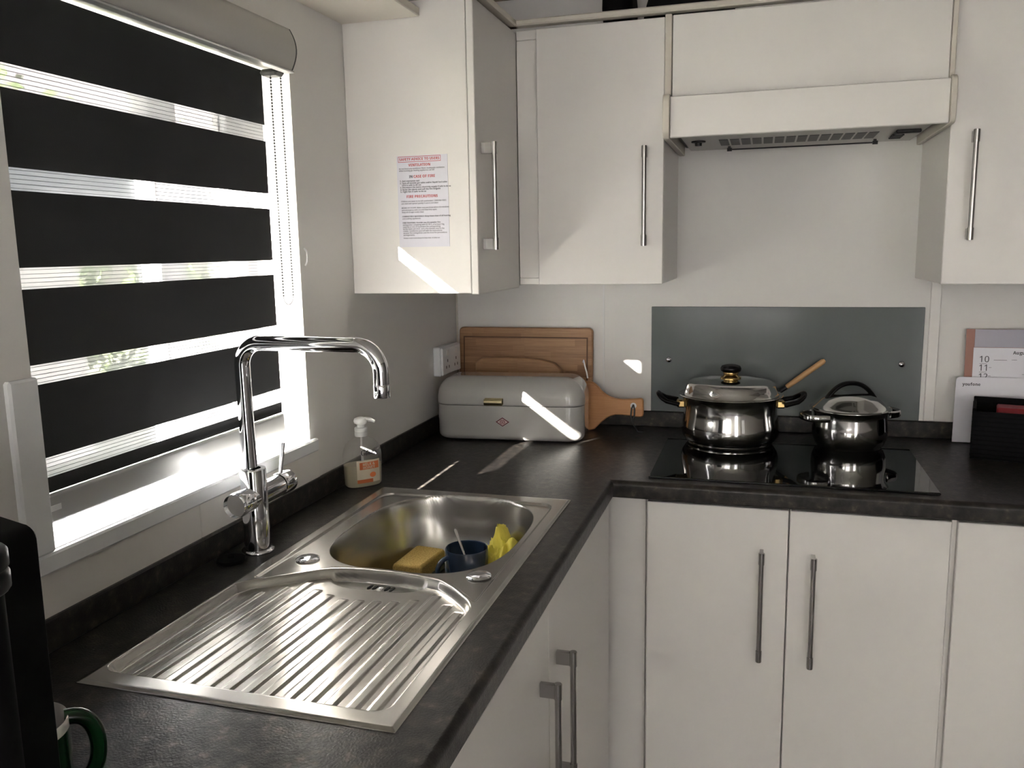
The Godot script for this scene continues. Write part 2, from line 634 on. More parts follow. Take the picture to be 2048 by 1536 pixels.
# ---------------------------------------------------------------- kitchen window
func build_window() -> void:
	var w := structure_root("window_1")
	var st := mk()
	var X0 := -0.15
	var X1 := -0.117
	box(st, Vector3(X0, WY0, WZ0), Vector3(X1, WY0 + 0.035, WZ1))
	box(st, Vector3(X0, WY1 - 0.05, WZ0), Vector3(X1, WY1, WZ1))
	box(st, Vector3(X0, WY0, WZ0), Vector3(X1, WY1, WZ0 + 0.045))
	box(st, Vector3(X0, WY0, WZ1 - 0.006), Vector3(X1, WY1, WZ1))
	part("frame", st, M.pvc, w)
	st = mk()
	box(st, Vector3(X0 - 0.002, WY0 + 0.03, 1.088), Vector3(X1 + 0.006, WY1 - 0.045, 1.164), 0.004)
	part("mullion", st, M.pvc, w)
	st = mk()
	box(st, Vector3(X0 - 0.002, 0.546, 1.16), Vector3(X1 + 0.004, 0.594, WZ1 - 0.004), 0.003)
	part("transom", st, M.pvc, w)
	for zz in [[WZ0 + 0.045, 1.088], [1.164, WZ1 - 0.006]]:
		st = mk()
		box(st, Vector3(-0.136, WY0 + 0.03, zz[0]), Vector3(-0.132, WY1 - 0.045, zz[1]), 0)
		part("pane", st, M.glass, w)
	st = mk()
	box(st, Vector3(-0.15, WY0 - 0.012, WZ0), Vector3(0.002, WY0, WZ1), 0.0015)
	part("sill", st, M.pvc, w)
	st = mk()
	box(st, Vector3(0, 0.1045, 0.872), Vector3(0.012, WY0 - 0.0005, 1.602), 0.003)
	part("apron", st, M.pvc, w)
	st = mk()
	box(st, Vector3(0, WY0, WZ1), Vector3(0.012, 0.362, 1.602), 0.003)
	part("side_trim", st, M.pvc, w)
	# a broken screw mark where something was fixed on the wall
	st = mk()
	tube(st, [Vector3(0.001, 0.521, 0.8705), Vector3(0.007, 0.514, 0.8715), Vector3(0.0075, 0.503, 0.872), Vector3(0.006, 0.494, 0.8715), Vector3(0.001, 0.487, 0.8705)], 0.0018, 8)
	var hk := part("wall_hook", st, M.trim, self)
	tag(hk, "small white hook on the wall right of the blind", "hook")

# ---------------------------------------------------------------- beyond the glass
func build_outside() -> void:
	var st := mk()
	box(st, Vector3(-40, -1.7, -40), Vector3(-0.6, -1.6, 40), 0)
	struct("ground", st, M.grass)
	st = mk()
	box(st, Vector3(-0.6, -1.7, 5.7), Vector3(40, -1.6, 40), 0)
	box(st, Vector3(3.9, -1.7, -40), Vector3(40, -1.6, 5.7), 0)
	struct("terrace", st, mat(srgb(150, 152, 156), 0.8))
	# the next caravan along, which keeps the low sun off the front windows
	st = mk()
	box(st, Vector3(-6, -1.6, 8.5), Vector3(4.5, 2.4, 11.0), 0.03)
	struct("neighbour_caravan", st, M.shed_wall)
	var t := thing("outbuilding", "white walled outbuilding with grey roof glimpsed through the left of the blind", "building", Vector3(-7.2, -1.6, -2.0))
	st = mk()
	box(st, Vector3(-8.4, -1.6, -4.84), Vector3(-6, 0.72, 1.5), 0.01)
	laid("wall", st, M.shed_wall, t)
	st = mk()
	box(st, Vector3(-8.6, 0.72, -8.5), Vector3(-5.8, 1.55, 1.7), 0.02)
	laid("roof", st, M.shed_roof, t)
	for z in [-8.3, -6.6]:
		st = mk()
		box(st, Vector3(-6.2, -1.6, z), Vector3(-6.05, 0.72, z + 0.15), 0.01)
		laid("post", st, M.bark, t)
	var spots := [[-11.0, -7.5, 5.2, "tall leafy tree standing farthest left beyond the window"], [-16.0, -18.0, 5.8, "leafy tree in the middle beyond the blind"], [-7.0, -17.0, 4.6, "leafy tree standing farthest right beyond the window"]]
	for s in spots:
		var tr := thing("tree", s[3], "tree", Vector3(s[0], -1.6, s[1]), 0.0, "trees beyond the window")
		st = mk()
		tube(st, [Vector3(0, 0, 0), Vector3(0.05, s[2] * 0.4, 0.03), Vector3(-0.06, s[2] * 0.8, 0.05)], [0.16, 0.11, 0.04], 8)
		part("trunk", st, M.bark, tr)
		st = mk()
		for i in 700:
			var d: Vector3 = Vector3(rng.randfn(), rng.randfn() * 0.8, rng.randfn()) * s[2] * 0.16
			var c: Vector3 = Vector3(0, s[2] * 0.72, 0) + d
			var a := Vector3(rng.randfn(), rng.randfn(), rng.randfn()).normalized()
			var b := a.cross(Vector3(rng.randfn(), rng.randfn(), rng.randfn())).normalized()
			var n := a.cross(b)
			quad(st, c - a * 0.12, c + b * 0.06, c + a * 0.12, c - b * 0.06, n)
		part("crown", st, M.leaf, tr).set_meta("kind", "stuff")
	var h := thing("hedge", "low green hedge running behind the lawn outside", "hedge", Vector3(-10, -1.6, -11))
	st = mk()
	for i in 2500:
		var c := Vector3(rng.randf_range(-0.5, 0.5), rng.randf_range(0, 1.9), rng.randf_range(-7, 6))
		var a := Vector3(rng.randfn(), rng.randfn(), rng.randfn()).normalized()
		var b := a.cross(Vector3(rng.randfn(), rng.randfn(), rng.randfn())).normalized()
		quad(st, c - a * 0.13, c + b * 0.07, c + a * 0.13, c - b * 0.07, a.cross(b))
	part("foliage", st, M.leaf, h).set_meta("kind", "stuff")

# ---------------------------------------------------------------- worktop
const XW := 0.583
const ZW := 0.6006
func build_worktop() -> void:
	var t := thing("worktop", "dark mottled stone-effect L-shaped worktop with sink and hob set in", "worktop", Vector3(0.3, -0.0385, 0.3))
	var st := mk()
	var r := 0.011
	var yb := -0.0385
	var XE := 2.1
	var ZE := 2.38
	# top and underside as rectangles round the sink's cut-out
	var cx0 := 0.1035
	var cx1 := 0.5215
	var cz0 := 0.768
	var cz1 := 1.6345
	for q in [[0.0, 0.0, XW - r, cz0], [0.0, cz1, XW - r, ZE], [0.0, cz0, cx0, cz1], [cx1, cz0, XW - r, cz1], [XW - r, 0.0, XE, ZW - r]]:
		quad(st, Vector3(q[0], 0, q[1]), Vector3(q[2], 0, q[1]), Vector3(q[2], 0, q[3]), Vector3(q[0], 0, q[3]), Vector3.UP)
		quad(st, Vector3(q[0], yb, q[1]), Vector3(q[2], yb, q[1]), Vector3(q[2], yb, q[3]), Vector3(q[0], yb, q[3]), Vector3.DOWN)
	quad(st, Vector3(cx0, 0, cz0), Vector3(cx0, yb, cz0), Vector3(cx0, yb, cz1), Vector3(cx0, 0, cz1), Vector3.RIGHT)
	quad(st, Vector3(cx1, 0, cz0), Vector3(cx1, yb, cz0), Vector3(cx1, yb, cz1), Vector3(cx1, 0, cz1), Vector3.LEFT)
	quad(st, Vector3(cx0, 0, cz0), Vector3(cx0, yb, cz0), Vector3(cx1, yb, cz0), Vector3(cx1, 0, cz0), Vector3.BACK)
	quad(st, Vector3(cx0, 0, cz1), Vector3(cx0, yb, cz1), Vector3(cx1, yb, cz1), Vector3(cx1, 0, cz1), Vector3.FORWARD)
	# rounded front edge, mitred at the inner corner
	var prof := []
	for i in 7:
		var a := PI / 2 * i / 6
		prof.append([r - r * sin(a), -r + r * cos(a), sin(a), cos(a)])
	prof.append([0.0, yb + 0.004, 1.0, 0.0])
	prof.append([0.004, yb, 0.3, -1.0])
	prof.append([r, yb, 0.0, -1.0])
	for i in prof.size() - 1:
		var p: Array = prof[i]
		var q: Array = prof[i + 1]
		var np := Vector3(p[2], p[3], 0).normalized()
		var nq := Vector3(q[2], q[3], 0).normalized()
		quad_s(st, Vector3(XW - p[0], p[1], ZW - p[0]), Vector3(XW - p[0], p[1], ZE), Vector3(XW - q[0], q[1], ZE), Vector3(XW - q[0], q[1], ZW - q[0]), np, np, nq, nq)
		np = Vector3(0, p[3], p[2]).normalized()
		nq = Vector3(0, q[3], q[2]).normalized()
		quad_s(st, Vector3(XW - p[0], p[1], ZW - p[0]), Vector3(XE, p[1], ZW - p[0]), Vector3(XE, q[1], ZW - q[0]), Vector3(XW - q[0], q[1], ZW - q[0]), np, np, nq, nq)
	laid("slab", st, M.worktop, t)
	st = mk()
	box(st, Vector3(0, 0, 0.0), Vector3(0.011, 0.0454, ZE), 0.0025)
	laid("upstand", st, M.worktop, t)
	st = mk()
	box(st, Vector3(0.011, 0, 0.0), Vector3(XE, 0.0454, 0.011), 0.0025)
	laid("upstand", st, M.worktop, t)

# ---------------------------------------------------------------- cupboards
func bar_handle(a: Vector3, b: Vector3, out: Vector3) -> SurfaceTool:
	# a round bar between two thicker sleeves, each on a flat block; a and b are the ends of the bar, the door lies 30 mm behind along -out
	var st := mk()
	var d := (b - a).normalized()
	var L := a.distance_to(b)
	var side := d.cross(out).normalized()
	tube(st, [a + d * 0.02, b - d * 0.02], 0.0053, 18, false)
	for e in [[a, d], [b, -d]]:
		var p: Vector3 = e[0]
		var k: Vector3 = e[1]
		tube(st, [p, p + k * 0.001, p + k * 0.025, p + k * 0.0262], [0.0058, 0.0066, 0.0066, 0.0058], 18)
		var bs := Basis(side, k, out)
		box(st, Vector3(-0.004, 0.001, -0.0285), Vector3(0.004, 0.0245, 0.0), 0.0008, Transform3D(bs, p))
	return st

func build_wall_units() -> void:
	# the unit on the left wall, end panel towards the room
	var t := thing("wall_cabinet", "white wall cupboard on the left wall with safety notice on its end panel", "cabinet", Vector3(0.15, 0.4188, 0.33))
	var st := mk()
	box(st, Vector3(0.0005, 0.4188, 0.0005), Vector3(0.2812, 1.031, 0.6435), 0.001)
	laid("body", st, M.white_edge, t)
	st = mk()
	box(st, Vector3(0.0005, 0.4188, 0.644), Vector3(0.2822, 1.031, 0.662), 0.0012)
	laid("end_panel", st, M.white, t)
	st = mk()
	box(st, Vector3(0.284, 0.4165, 0.345), Vector3(0.3, 1.027, 0.6635), 0.0015)
	var d := laid("door", st, M.white, t)
	st = bar_handle(Vector3(0.331, 0.7395, 0.632), Vector3(0.331, 0.5115, 0.632), Vector3.RIGHT)
	laid("handle", st, M.handle, d, "brushed steel bar handle")
	# the unit in the corner of the back wall
	t = thing("wall_cabinet", "white wall cupboard on the back wall left of the cooker hood", "cabinet", Vector3(0.49, 0.4239, 0.17))
	st = mk()
	box(st, Vector3(0.3005, 0.4239, 0.0005), Vector3(0.6585, 1.031, 0.338), 0.001)
	laid("body", st, M.white, t)
	st = mk()
	box(st, Vector3(0.3005, 0.4239, 0.338), Vector3(0.3525, 0.44, 0.343), 0.001)
	box(st, Vector3(0.3005, 0.441, 0.338), Vector3(0.3525, 1.008, 0.343), 0.001)
	box(st, Vector3(0.3005, 1.009, 0.338), Vector3(0.3525, 1.031, 0.343), 0.001)
	laid("filler_strip", st, M.white, t)
	st = mk()
	box(st, Vector3(0.3563, 0.4239, 0.350), Vector3(0.6596, 1.026, 0.3665), 0.0015)
	d = laid("door", st, M.white, t)
	st = bar_handle(Vector3(0.6185, 0.7425, 0.397), Vector3(0.6185, 0.5145, 0.397), Vector3.BACK)
	laid("handle", st, M.handle, d, "brushed steel bar handle")
	# right-hand unit
	t = thing("wall_cabinet", "white wall cupboard at the right edge beside the cooker hood", "cabinet", Vector3(1.55, 0.42, 0.17))
	st = mk()
	box(st, Vector3(1.2655, 0.42, 0.0005), Vector3(1.86, 1.031, 0.336), 0.001)
	laid("body", st, M.white, t)
	st = mk()
	box(st, Vector3(1.2625, 0.4195, 0.3385), Vector3(1.56, 1.031, 0.355), 0.0015)
	d = laid("door", st, M.white, t)
	st = bar_handle(Vector3(1.3075, 0.7425, 0.3855), Vector3(1.3075, 0.5145, 0.3855), Vector3.BACK)
	laid("handle", st, M.handle, d, "brushed steel bar handle")
	st = mk()
	box(st, Vector3(1.563, 0.4195, 0.3385), Vector3(1.86, 1.031, 0.355), 0.0015)
	laid("door", st, M.white, t)
	# cornice along the top of the units
	st = mk()
	box(st, Vector3(0.285, 1.0335, 0.3515), Vector3(0.3125, 1.0475, 0.95), 0.003)
	box(st, Vector3(0.285, 1.0335, 0.3515), Vector3(2.1, 1.0475, 0.381), 0.003)
	struct("trim_6", st, M.cream)
	# cooker hood housing
	t = thing("cooker_hood", "white boxed-in cooker hood over the hob with slotted grey filter beneath", "cooker hood", Vector3(0.96, 0.7545, 0.2))
	for s in [[0.6605, 0.6758], [1.2512, 1.2618]]:
		st = mk()
		var pl := PackedVector2Array([Vector2(0.001, 0.7545)])
		for e in [[Vector2(0.392, 0.7725), -PI / 2, 0.0], [Vector2(0.392, 0.835), 0.0, PI / 2]]:
			for i in 7:
				var a: float = lerpf(e[1], e[2], i / 6.0)
				pl.append(e[0] + Vector2(cos(a), sin(a)) * 0.018)
		pl.append(Vector2(0.376, 0.8535))
		pl.append(Vector2(0.372, 0.862))
		pl.append(Vector2(0.372, 1.03))
		pl.append(Vector2(0.001, 1.03))
		extrude(st, pl, s[0], s[1], Transform3D(Basis(Vector3(0, 0, 1), Vector3(0, 1, 0), Vector3(1, 0, 0)), Vector3.ZERO), 0.0015)
		laid("side_board", st, M.cream, t)
	st = mk()
	box(st, Vector3(0.678, 0.8495, 0.355), Vector3(1.25, 1.027, 0.373), 0.0015)
	laid("flap", st, M.white, t)
	st = mk()
	box(st, Vector3(0.6762, 0.7565, 0.384), Vector3(1.2508, 0.8465, 0.399), 0.0015)
	laid("front_panel", st, M.white, t)
	st = mk()
	box(st, Vector3(0.678, 0.775, 0.002), Vector3(1.25, 1.0, 0.35), 0.002)
	laid("body", st, M.dark_plastic, t)
	st = mk()
	box(st, Vector3(0.69, 0.7665, 0.004), Vector3(1.238, 0.7755, 0.338), 0.003)
	var un := laid("underside", st, M.grey_plastic, t)
	st = mk()
	box(st, Vector3(0.69, 0.764, 0.338), Vector3(1.238, 0.776, 0.350), 0.002)
	laid("front_rail", st, M.dark_plastic, t)
	st = mk()
	for i in 14:
		var x := 0.776 + i * 0.0262
		box(st, Vector3(x, 0.7652, 0.105), Vector3(x + 0.0215, 0.7668, 0.225), 0.0004)
	laid("filter_slots", st, M.dark_plastic, un)
	st = mk()
	tube(st, [Vector3(0.79, 0.758, 0.075), Vector3(1.148, 0.758, 0.075)], 0.0018, 8)
	for x in [0.79, 1.14]:
		tube(st, [Vector3(x, 0.758, 0.075), Vector3(x + 0.012, 0.758, 0.075)], 0.0045, 10)
		box(st, Vector3(x + 0.002, 0.758, 0.072), Vector3(x + 0.009, 0.7665, 0.078), 0.0005)
	laid("filter_rod", st, M.black, t)
	st = mk()
	lathe(st, [Vector2(0, 0.755), Vector2(0.008, 0.7552), Vector2(0.0085, 0.762), Vector2(0.017, 0.763), Vector2(0.0175, 0.7665), Vector2(0, 0.7668)], Transform3D(Basis(), Vector3(0.727, 0, 0.215)), 24)
	laid("knob", st, M.black, t)
	st = mk()
	box(st, Vector3(1.172, 0.7585, 0.13), Vector3(1.19, 0.7668, 0.235), 0.002)
	box(st, Vector3(1.172, 0.7585, 0.222), Vector3(1.225, 0.7668, 0.24), 0.002)
	for i in 4:
		box(st, Vector3(1.168, 0.757, 0.14 + i * 0.02), Vector3(1.194, 0.7605, 0.146 + i * 0.02), 0.0006)
	laid("switch_block", st, M.black, t)
	# the black bag stowed on top of the units
	var b := thing("storage_bag", "black bag stowed on top of the back wall cupboards", "bag", Vector3(0.53, 1.0315, 0.2))
	st = mk()
	var rings := []
	for i in 9:
		var f := i / 8.0
		var k := 1.0 - 0.25 * pow(absf(f - 0.4), 2.0) * 4.0
		var row := []
		for p in rrect(0.038 * k, 0.07 * k, 0.03, 5):
			row.append(Vector3(p.x, f * 0.15, p.y))
		rings.append(row)
	skin(st, rings)
	part("body", st, M.black_soft, b)
	st = mk()
	tube(st, arc(Vector3(0, 0.14, 0), Vector3.RIGHT, Vector3.UP, 0.02, 0, PI, 12), 0.005, 8)
	part("handle", st, M.black, b)
	b = thing("storage_bag", "wider black bag on top of the cupboards, nearer the cooker hood", "bag", Vector3(0.70, 1.0315, 0.2))
	st = mk()
	rings = []
	for i in 7:
		var f := i / 6.0
		var row := []
		for p in rrect(0.11 - 0.03 * f * f, 0.06 - 0.02 * f, 0.03, 5):
			row.append(Vector3(p.x, f * 0.12, p.y))
		rings.append(row)
	skin(st, rings)
	part("body", st, M.black_soft, b)
	# safety notice
	var n := thing("safety_notice", "white printed fire safety notice with red headings stuck on the cupboard end", "notice", Vector3(0.1765, 0.5205, 0.6624))
	st = mk()
	box(st, Vector3(-0.059, 0, 0), Vector3(0.059, 0.195, 0.0006), 0)
	part("sheet", st, M.paper, n)
	st = mk()
	for e in [[-0.0555, 0.1815, 0.0435, 0.1825], [-0.0555, 0.1925, 0.0435, 0.1935], [-0.0555, 0.1815, -0.0547, 0.1935], [0.0427, 0.1815, 0.0435, 0.1935]]:
		box(st, Vector3(e[0], e[1], 0.0006), Vector3(e[2], e[3], 0.0008), 0)
	part("heading_frame", st, M.red_ink, n)
	for e in [["SAFETY ADVICE TO USERS", 0.1875, 0.0078, -0.006], ["VENTILATION", 0.1752, 0.0078, -0.006], ["CASE OF FIRE", 0.1508, 0.0080, 0.0045], ["FIRE PRECAUTIONS", 0.1085, 0.0080, -0.002]]:
		lettering("heading", e[0], e[2], Vector3(e[3], e[1], 0.0007), M.red_ink, n, true, false, Basis(), HORIZONTAL_ALIGNMENT_CENTER)
	lettering("text", "IN", 0.0076, Vector3(-0.031, 0.1508, 0.0007), M.dark_ink, n, true)
	var lines := [["Do not block any ventilators fitted, inadequate ventilation", 0.1678, 0.0041, false], ["when burning gas heating appliances can kill", 0.1636, 0.0041, false],
		["1. Get everyone out", 0.1418, 0.0049, true], ["2. Turn off outside gas valve and/or liquid fuel valve", 0.1372, 0.0044, true], ["    (if it is safe to do so)", 0.1328, 0.0046, true], ["3. Disconnect the mains electricity supply if safe to do so", 0.1282, 0.0043, true], ["4. Raise the alarm and call the fire brigade", 0.1236, 0.0046, true], ["5. Fight fire if safe to do so", 0.119, 0.0047, true],
		["Children are never to be left unattended. CARAVAN FIRES", 0.0985, 0.0041, false], ["can start and spread quickly if care is not taken", 0.0938, 0.0041, false],
		["MEANS OF ESCAPE: Make sure you know where the windows", 0.0845, 0.0041, false], ["and emergency exits are and how they open.", 0.0798, 0.0041, false], ["Keep all escape routes clear.", 0.0752, 0.0041, false],
		["COMBUSTIBLE MATERIALS: Keep them clear of all heating", 0.0662, 0.0041, true], ["and cooking appliances.", 0.0615, 0.0041, false],
		["FIRE FIGHTING: Provide one dry powder fire", 0.0525, 0.0042, true], ["extinguisher complying with BS EN 3, of at least 1kg,", 0.0480, 0.0042, false], ["capacity or one of equivalent fire extinguishing", 0.0436, 0.0042, false], ["by the main exit door, and a fire blanket next to the", 0.0392, 0.0042, false], ["cooker. Familiarise yourself with the instructions", 0.0348, 0.0042, false], ["on your fire extinguisher and the local fire precautions", 0.0304, 0.0042, false], ["arrangements.", 0.026, 0.0042, false], ["Escape routes must always be kept clear, in daily use", 0.0195, 0.0036, false]]
	for l in lines:
		var ind: float = -0.055 + (0.195 - l[1]) * 0.035
		lettering("text", l[0], l[2], Vector3(ind, l[1], 0.0007), M.dark_ink, n, l[3])

func build_base_units() -> void:
	# under the hob
	var t := thing("base_cabinet", "white double-door base cupboard under the hob", "cabinet", Vector3(0.96, -0.91, 0.3))
	var st := mk()
	box(st, Vector3(0.65, -0.91, 0.05), Vector3(1.2735, -0.05, 0.545), 0.001)
	laid("body", st, M.white_edge, t)
	for e in [[0.6555, 0.9562, 0.903], [0.9592, 1.2708, 1.0085]]:
		st = mk()
		box(st, Vector3(e[0], -0.80, 0.5575), Vector3(e[1], -0.0494, 0.575), 0.0015)
		var d := laid("door", st, M.white, t)
		st = bar_handle(Vector3(e[2], -0.138 if e[2] < 1 else -0.1405, 0.605), Vector3(e[2], -0.386 if e[2] < 1 else -0.3885, 0.605), Vector3.BACK)
		laid("handle", st, M.handle, d, "brushed steel bar handle")
	# right of it
	t = thing("base_cabinet", "white base unit at the right edge with a horizontal handle", "cabinet", Vector3(1.58, -0.91, 0.3))
	st = mk()
	box(st, Vector3(1.2745, -0.91, 0.05), Vector3(1.95, -0.05, 0.5555), 0.001)
	laid("body", st, M.white, t)
	st = mk()
	box(st, Vector3(1.2832, -0.80, 0.5575), Vector3(1.88, -0.0494, 0.575), 0.0015)
	var dd := laid("door", st, M.white, t)
	st = bar_handle(Vector3(1.407, -0.129, 0.605), Vector3(1.637, -0.129, 0.605), Vector3.BACK)
	laid("handle", st, M.handle, dd)
	# corner post
	t = thing("corner_post", "white corner filler between the sink cupboards and the hob cupboard", "filler panel", Vector3(0.6, -0.91, 0.55))
	st = mk()
	box(st, Vector3(0.541, -0.91, 0.522), Vector3(0.648, -0.0392, 0.5375), 0.001)
	laid("panel", st, M.white, t)
	# under the sink
	t = thing("base_cabinet", "white double-door base cupboard under the sink drainer", "cabinet", Vector3(0.3, -0.91, 1.2))
	st = mk()
	box(st, Vector3(0.02, -0.91, 0.70), Vector3(0.54, -0.19, 1.74), 0.001)
	box(st, Vector3(0.525, -0.19, 0.66), Vector3(0.54, -0.0395, 1.74), 0.001)
	laid("body", st, M.white, t)
	for e in [[0.611, 1.1648], [1.1685, 1.722]]:
		st = mk()
		box(st, Vector3(0.5575, -0.80, e[0]), Vector3(0.575, -0.0494, e[1]), 0.0015)
		var d := laid("door", st, M.white, t)
		var hz: float = 1.12 if e[0] < 1 else 1.228
		st = bar_handle(Vector3(0.605, -0.148, hz), Vector3(0.605, -0.376, hz), Vector3.RIGHT)
		laid("handle", st, M.handle, d, "brushed steel bar handle")
	t = thing("base_cabinet", "white base cupboard nearest the viewer beneath the worktop", "cabinet", Vector3(0.3, -0.91, 2.05))
	st = mk()
	box(st, Vector3(0.02, -0.91, 1.745), Vector3(0.5555, -0.0395, 2.36), 0.001)
	laid("body", st, M.white, t)
	st = mk()
	box(st, Vector3(0.5575, -0.80, 1.7245), Vector3(0.575, -0.0494, 2.35), 0.0015)
	laid("door", st, M.white, t)

# ---------------------------------------------------------------- sink
const SX0 := 0.1013
const SX1 := 0.5239
const SZ0 := 0.7657
const SZ1 := 1.6367
const BOWL := 0.132
var rib_far := [[0.1562, 1.3151], [0.1856, 1.2873], [0.2143, 1.2623], [0.2422, 1.2884], [0.2699, 1.3013], [0.2992, 1.3104], [0.3249, 1.3086], [0.3511, 1.3048], [0.3779, 1.3009], [0.4049, 1.2884], [0.431, 1.2626], [0.4593, 1.2914], [0.484, 1.3121]]
var rib_near := [0.1439, 0.1726, 0.2024, 0.2303, 0.2576, 0.2849, 0.3126, 0.3404, 0.3685, 0.3971, 0.4242, 0.4537, 0.4794]
var zc_curve: Curve

func sdbox(x: float, z: float, x0: float, x1: float, z0: float, z1: float, r: float) -> float:
	var qx := absf(x - (x0 + x1) / 2) - (x1 - x0) / 2 + r
	var qz := absf(z - (z0 + z1) / 2) - (z1 - z0) / 2 + r
	return Vector2(maxf(qx, 0), maxf(qz, 0)).length() + minf(maxf(qx, qz), 0) - r

func smax(a: float, b: float, k: float) -> float:
	var h := maxf(k - absf(a - b), 0.0) / k
	return maxf(a, b) + h * h * k * 0.25

func sink_zc(x: float) -> float:
	# the far edge of the drainer bows round the bowl
	var pts := [[0.10, 1.318], [0.134, 1.298], [0.1865, 1.259], [0.2268, 1.230], [0.27, 1.2205], [0.32, 1.2185], [0.3623, 1.2215], [0.418, 1.233], [0.45, 1.257], [0.4786, 1.286], [0.51, 1.318]]
	var i := 0
	while i < pts.size() - 2 and x > pts[i + 1][0]:
		i += 1
	var a: Array = pts[i]
	var b: Array = pts[i + 1]
	var p0: Array = pts[maxi(i - 1, 0)]
	var p3: Array = pts[mini(i + 2, pts.size() - 1)]
	return cubic_interpolate(a[1], b[1], p0[1], p3[1], clampf((x - a[0]) / (b[0] - a[0]), 0, 1))

func sink_h(x: float, z: float) -> float:
	var edge := minf(minf(x - SX0, SX1 - x), minf(z - SZ0, SZ1 - z))
	var h := 0.0008 + 0.0027 * smoothstep(0.0, 0.007, edge)
	var zc := sink_zc(x)
	# shallow deck round the bowl
	var dk := smax(sdbox(x, z, 0.125, 0.5, 0.808, 1.5, 0.03), z - (zc - 0.006), 0.012)
	h -= 0.0036 * smoothstep(0.001, -0.005, dk)
	# drainer
	var dr := smax(sdbox(x, z, 0.109, 0.5005, 1.0, 1.607, 0.022), (zc + 0.001) - z, 0.016)
	var inn := smoothstep(0.0, -0.011, dr)
	h -= 0.0135 * inn
	if inn > 0.98:
		for k in 13:
			var f: Array = rib_far[k]
			if z > f[1] - 0.004 and z < 1.602:
				var xr := lerpf(f[0], rib_near[k], (z - f[1]) / (1.598 - f[1]))
				var e := smoothstep(f[1] - 0.003, f[1] + 0.006, z) * smoothstep(1.601, 1.594, z)
				var c := x - (xr - 0.0062)
				h += 0.0026 * e * smoothstep(0.0082, 0.0052, absf(c))
	# overflow pocket
	var zn := 1.269 - pow(absf((x - 0.313) / 0.088), 4.0) * 0.034
	var pk := smax(zc + 0.004 - z, z - zn, 0.008)
	pk = smax(pk, absf(x - 0.313) - 0.089, 0.01)
	h -= 0.005 * smoothstep(0.0, -0.008, pk)
	# bowl
	var s := pow(pow(absf((x - 0.3215) / 0.1605), 3.0) + pow(absf((z - 1.0025) / 0.2005), 3.0), 1.0 / 3.0)
	if s < 1.03:
		var t := clampf((1.03 - s) / 0.40, 0, 1)
		h -= BOWL * (1.0 - pow(1.0 - t, 4.0)) * smoothstep(0.0, 0.09, t)
	return h

func build_sink() -> void:
	var t := thing("sink", "stainless steel inset sink with ribbed drainer in front of the window", "sink", Vector3((SX0 + SX1) / 2, 0.0, (SZ0 + SZ1) / 2))
	var nx := 320
	var nz := 440
	var st := mk()
	st.set_smooth_group(0)
	var hs := PackedFloat32Array()
	hs.resize((nx + 1) * (nz + 1))
	for j in nz + 1:
		for i in nx + 1:
			hs[j * (nx + 1) + i] = sink_h(lerpf(SX0, SX1, float(i) / nx), lerpf(SZ0, SZ1, float(j) / nz))
	var dx := (SX1 - SX0) / nx
	var dz := (SZ1 - SZ0) / nz
	for j in nz + 1:
		for i in nx + 1:
			var l := hs[j * (nx + 1) + maxi(i - 1, 0)]
			var r := hs[j * (nx + 1) + mini(i + 1, nx)]
			var u := hs[maxi(j - 1, 0) * (nx + 1) + i]
			var d := hs[mini(j + 1, nz) * (nx + 1) + i]
			st.set_normal(Vector3((l - r) / (2 * dx), 1.0, (u - d) / (2 * dz)).normalized())
			st.add_vertex(Vector3(SX0 + dx * i, hs[j * (nx + 1) + i], SZ0 + dz * j))
	for j in nz:
		for i in nx:
			var a := j * (nx + 1) + i
			for k in [a, a + 1, a + nx + 2, a, a + nx + 2, a + nx + 1]:
				st.add_index(k)
	laid("basin", st, M.sink, t)
	st = mk()
	for e in [[SX0, SX0 + 0.001, SZ0, SZ1], [SX1 - 0.001, SX1, SZ0, SZ1], [SX0, SX1, SZ0, SZ0 + 0.001], [SX0, SX1, SZ1 - 0.001, SZ1]]:
		box(st, Vector3(e[0], 0.0, e[2]), Vector3(e[1], 0.0008, e[3]), 0)
	laid("rim_edge", st, M.sink, t)
	for p in [[0.1645, 1.1965], [0.4705, 1.1985]]:
		st = mk()
		lathe(st, [Vector2(0.0195, 0.0008), Vector2(0.0202, 0.0022), Vector2(0.0185, 0.0038), Vector2(0.013, 0.0052), Vector2(0.006, 0.0059), Vector2(0, 0.006)], Transform3D(Basis(), Vector3(p[0], 0, p[1])), 40)
		laid("tap_hole_cover", st, M.chrome, t, "domed chrome tap hole cover")
	for x in [0.304, 0.3125, 0.3335, 0.342]:
		st = mk()
		var ya := sink_h(x, 1.2465 - 0.007)
		var yb := sink_h(x, 1.2465 + 0.007)
		var y := maxf(sink_h(x, 1.2465), (ya + yb) / 2) + 0.0007
		var pl := PackedVector2Array()
		for q in rrect(0.0023, 0.0075, 0.0022, 4):
			pl.append(q)
		extrude(st, pl, -0.0003, 0.0003, Transform3D(Basis(Vector3(1, 0, 0), Vector3(-0.12, (yb - ya) / 0.014, 1).normalized(), Vector3(0, 1, 0)), Vector3(x, y, 1.2465)), 0.0001)
		laid("overflow_slot", st, M.black_soft, t, "black overflow slot")
	st = mk()
	lathe(st, [Vector2(0.0048, 0), Vector2(0.0045, 0.0012), Vector2(0.003, 0.002), Vector2(0, 0.0023)], Transform3D(Basis(), Vector3(0.323, sink_h(0.323, 1.2465), 1.2465)), 20)
	laid("overflow_screw", st, M.chrome, t)

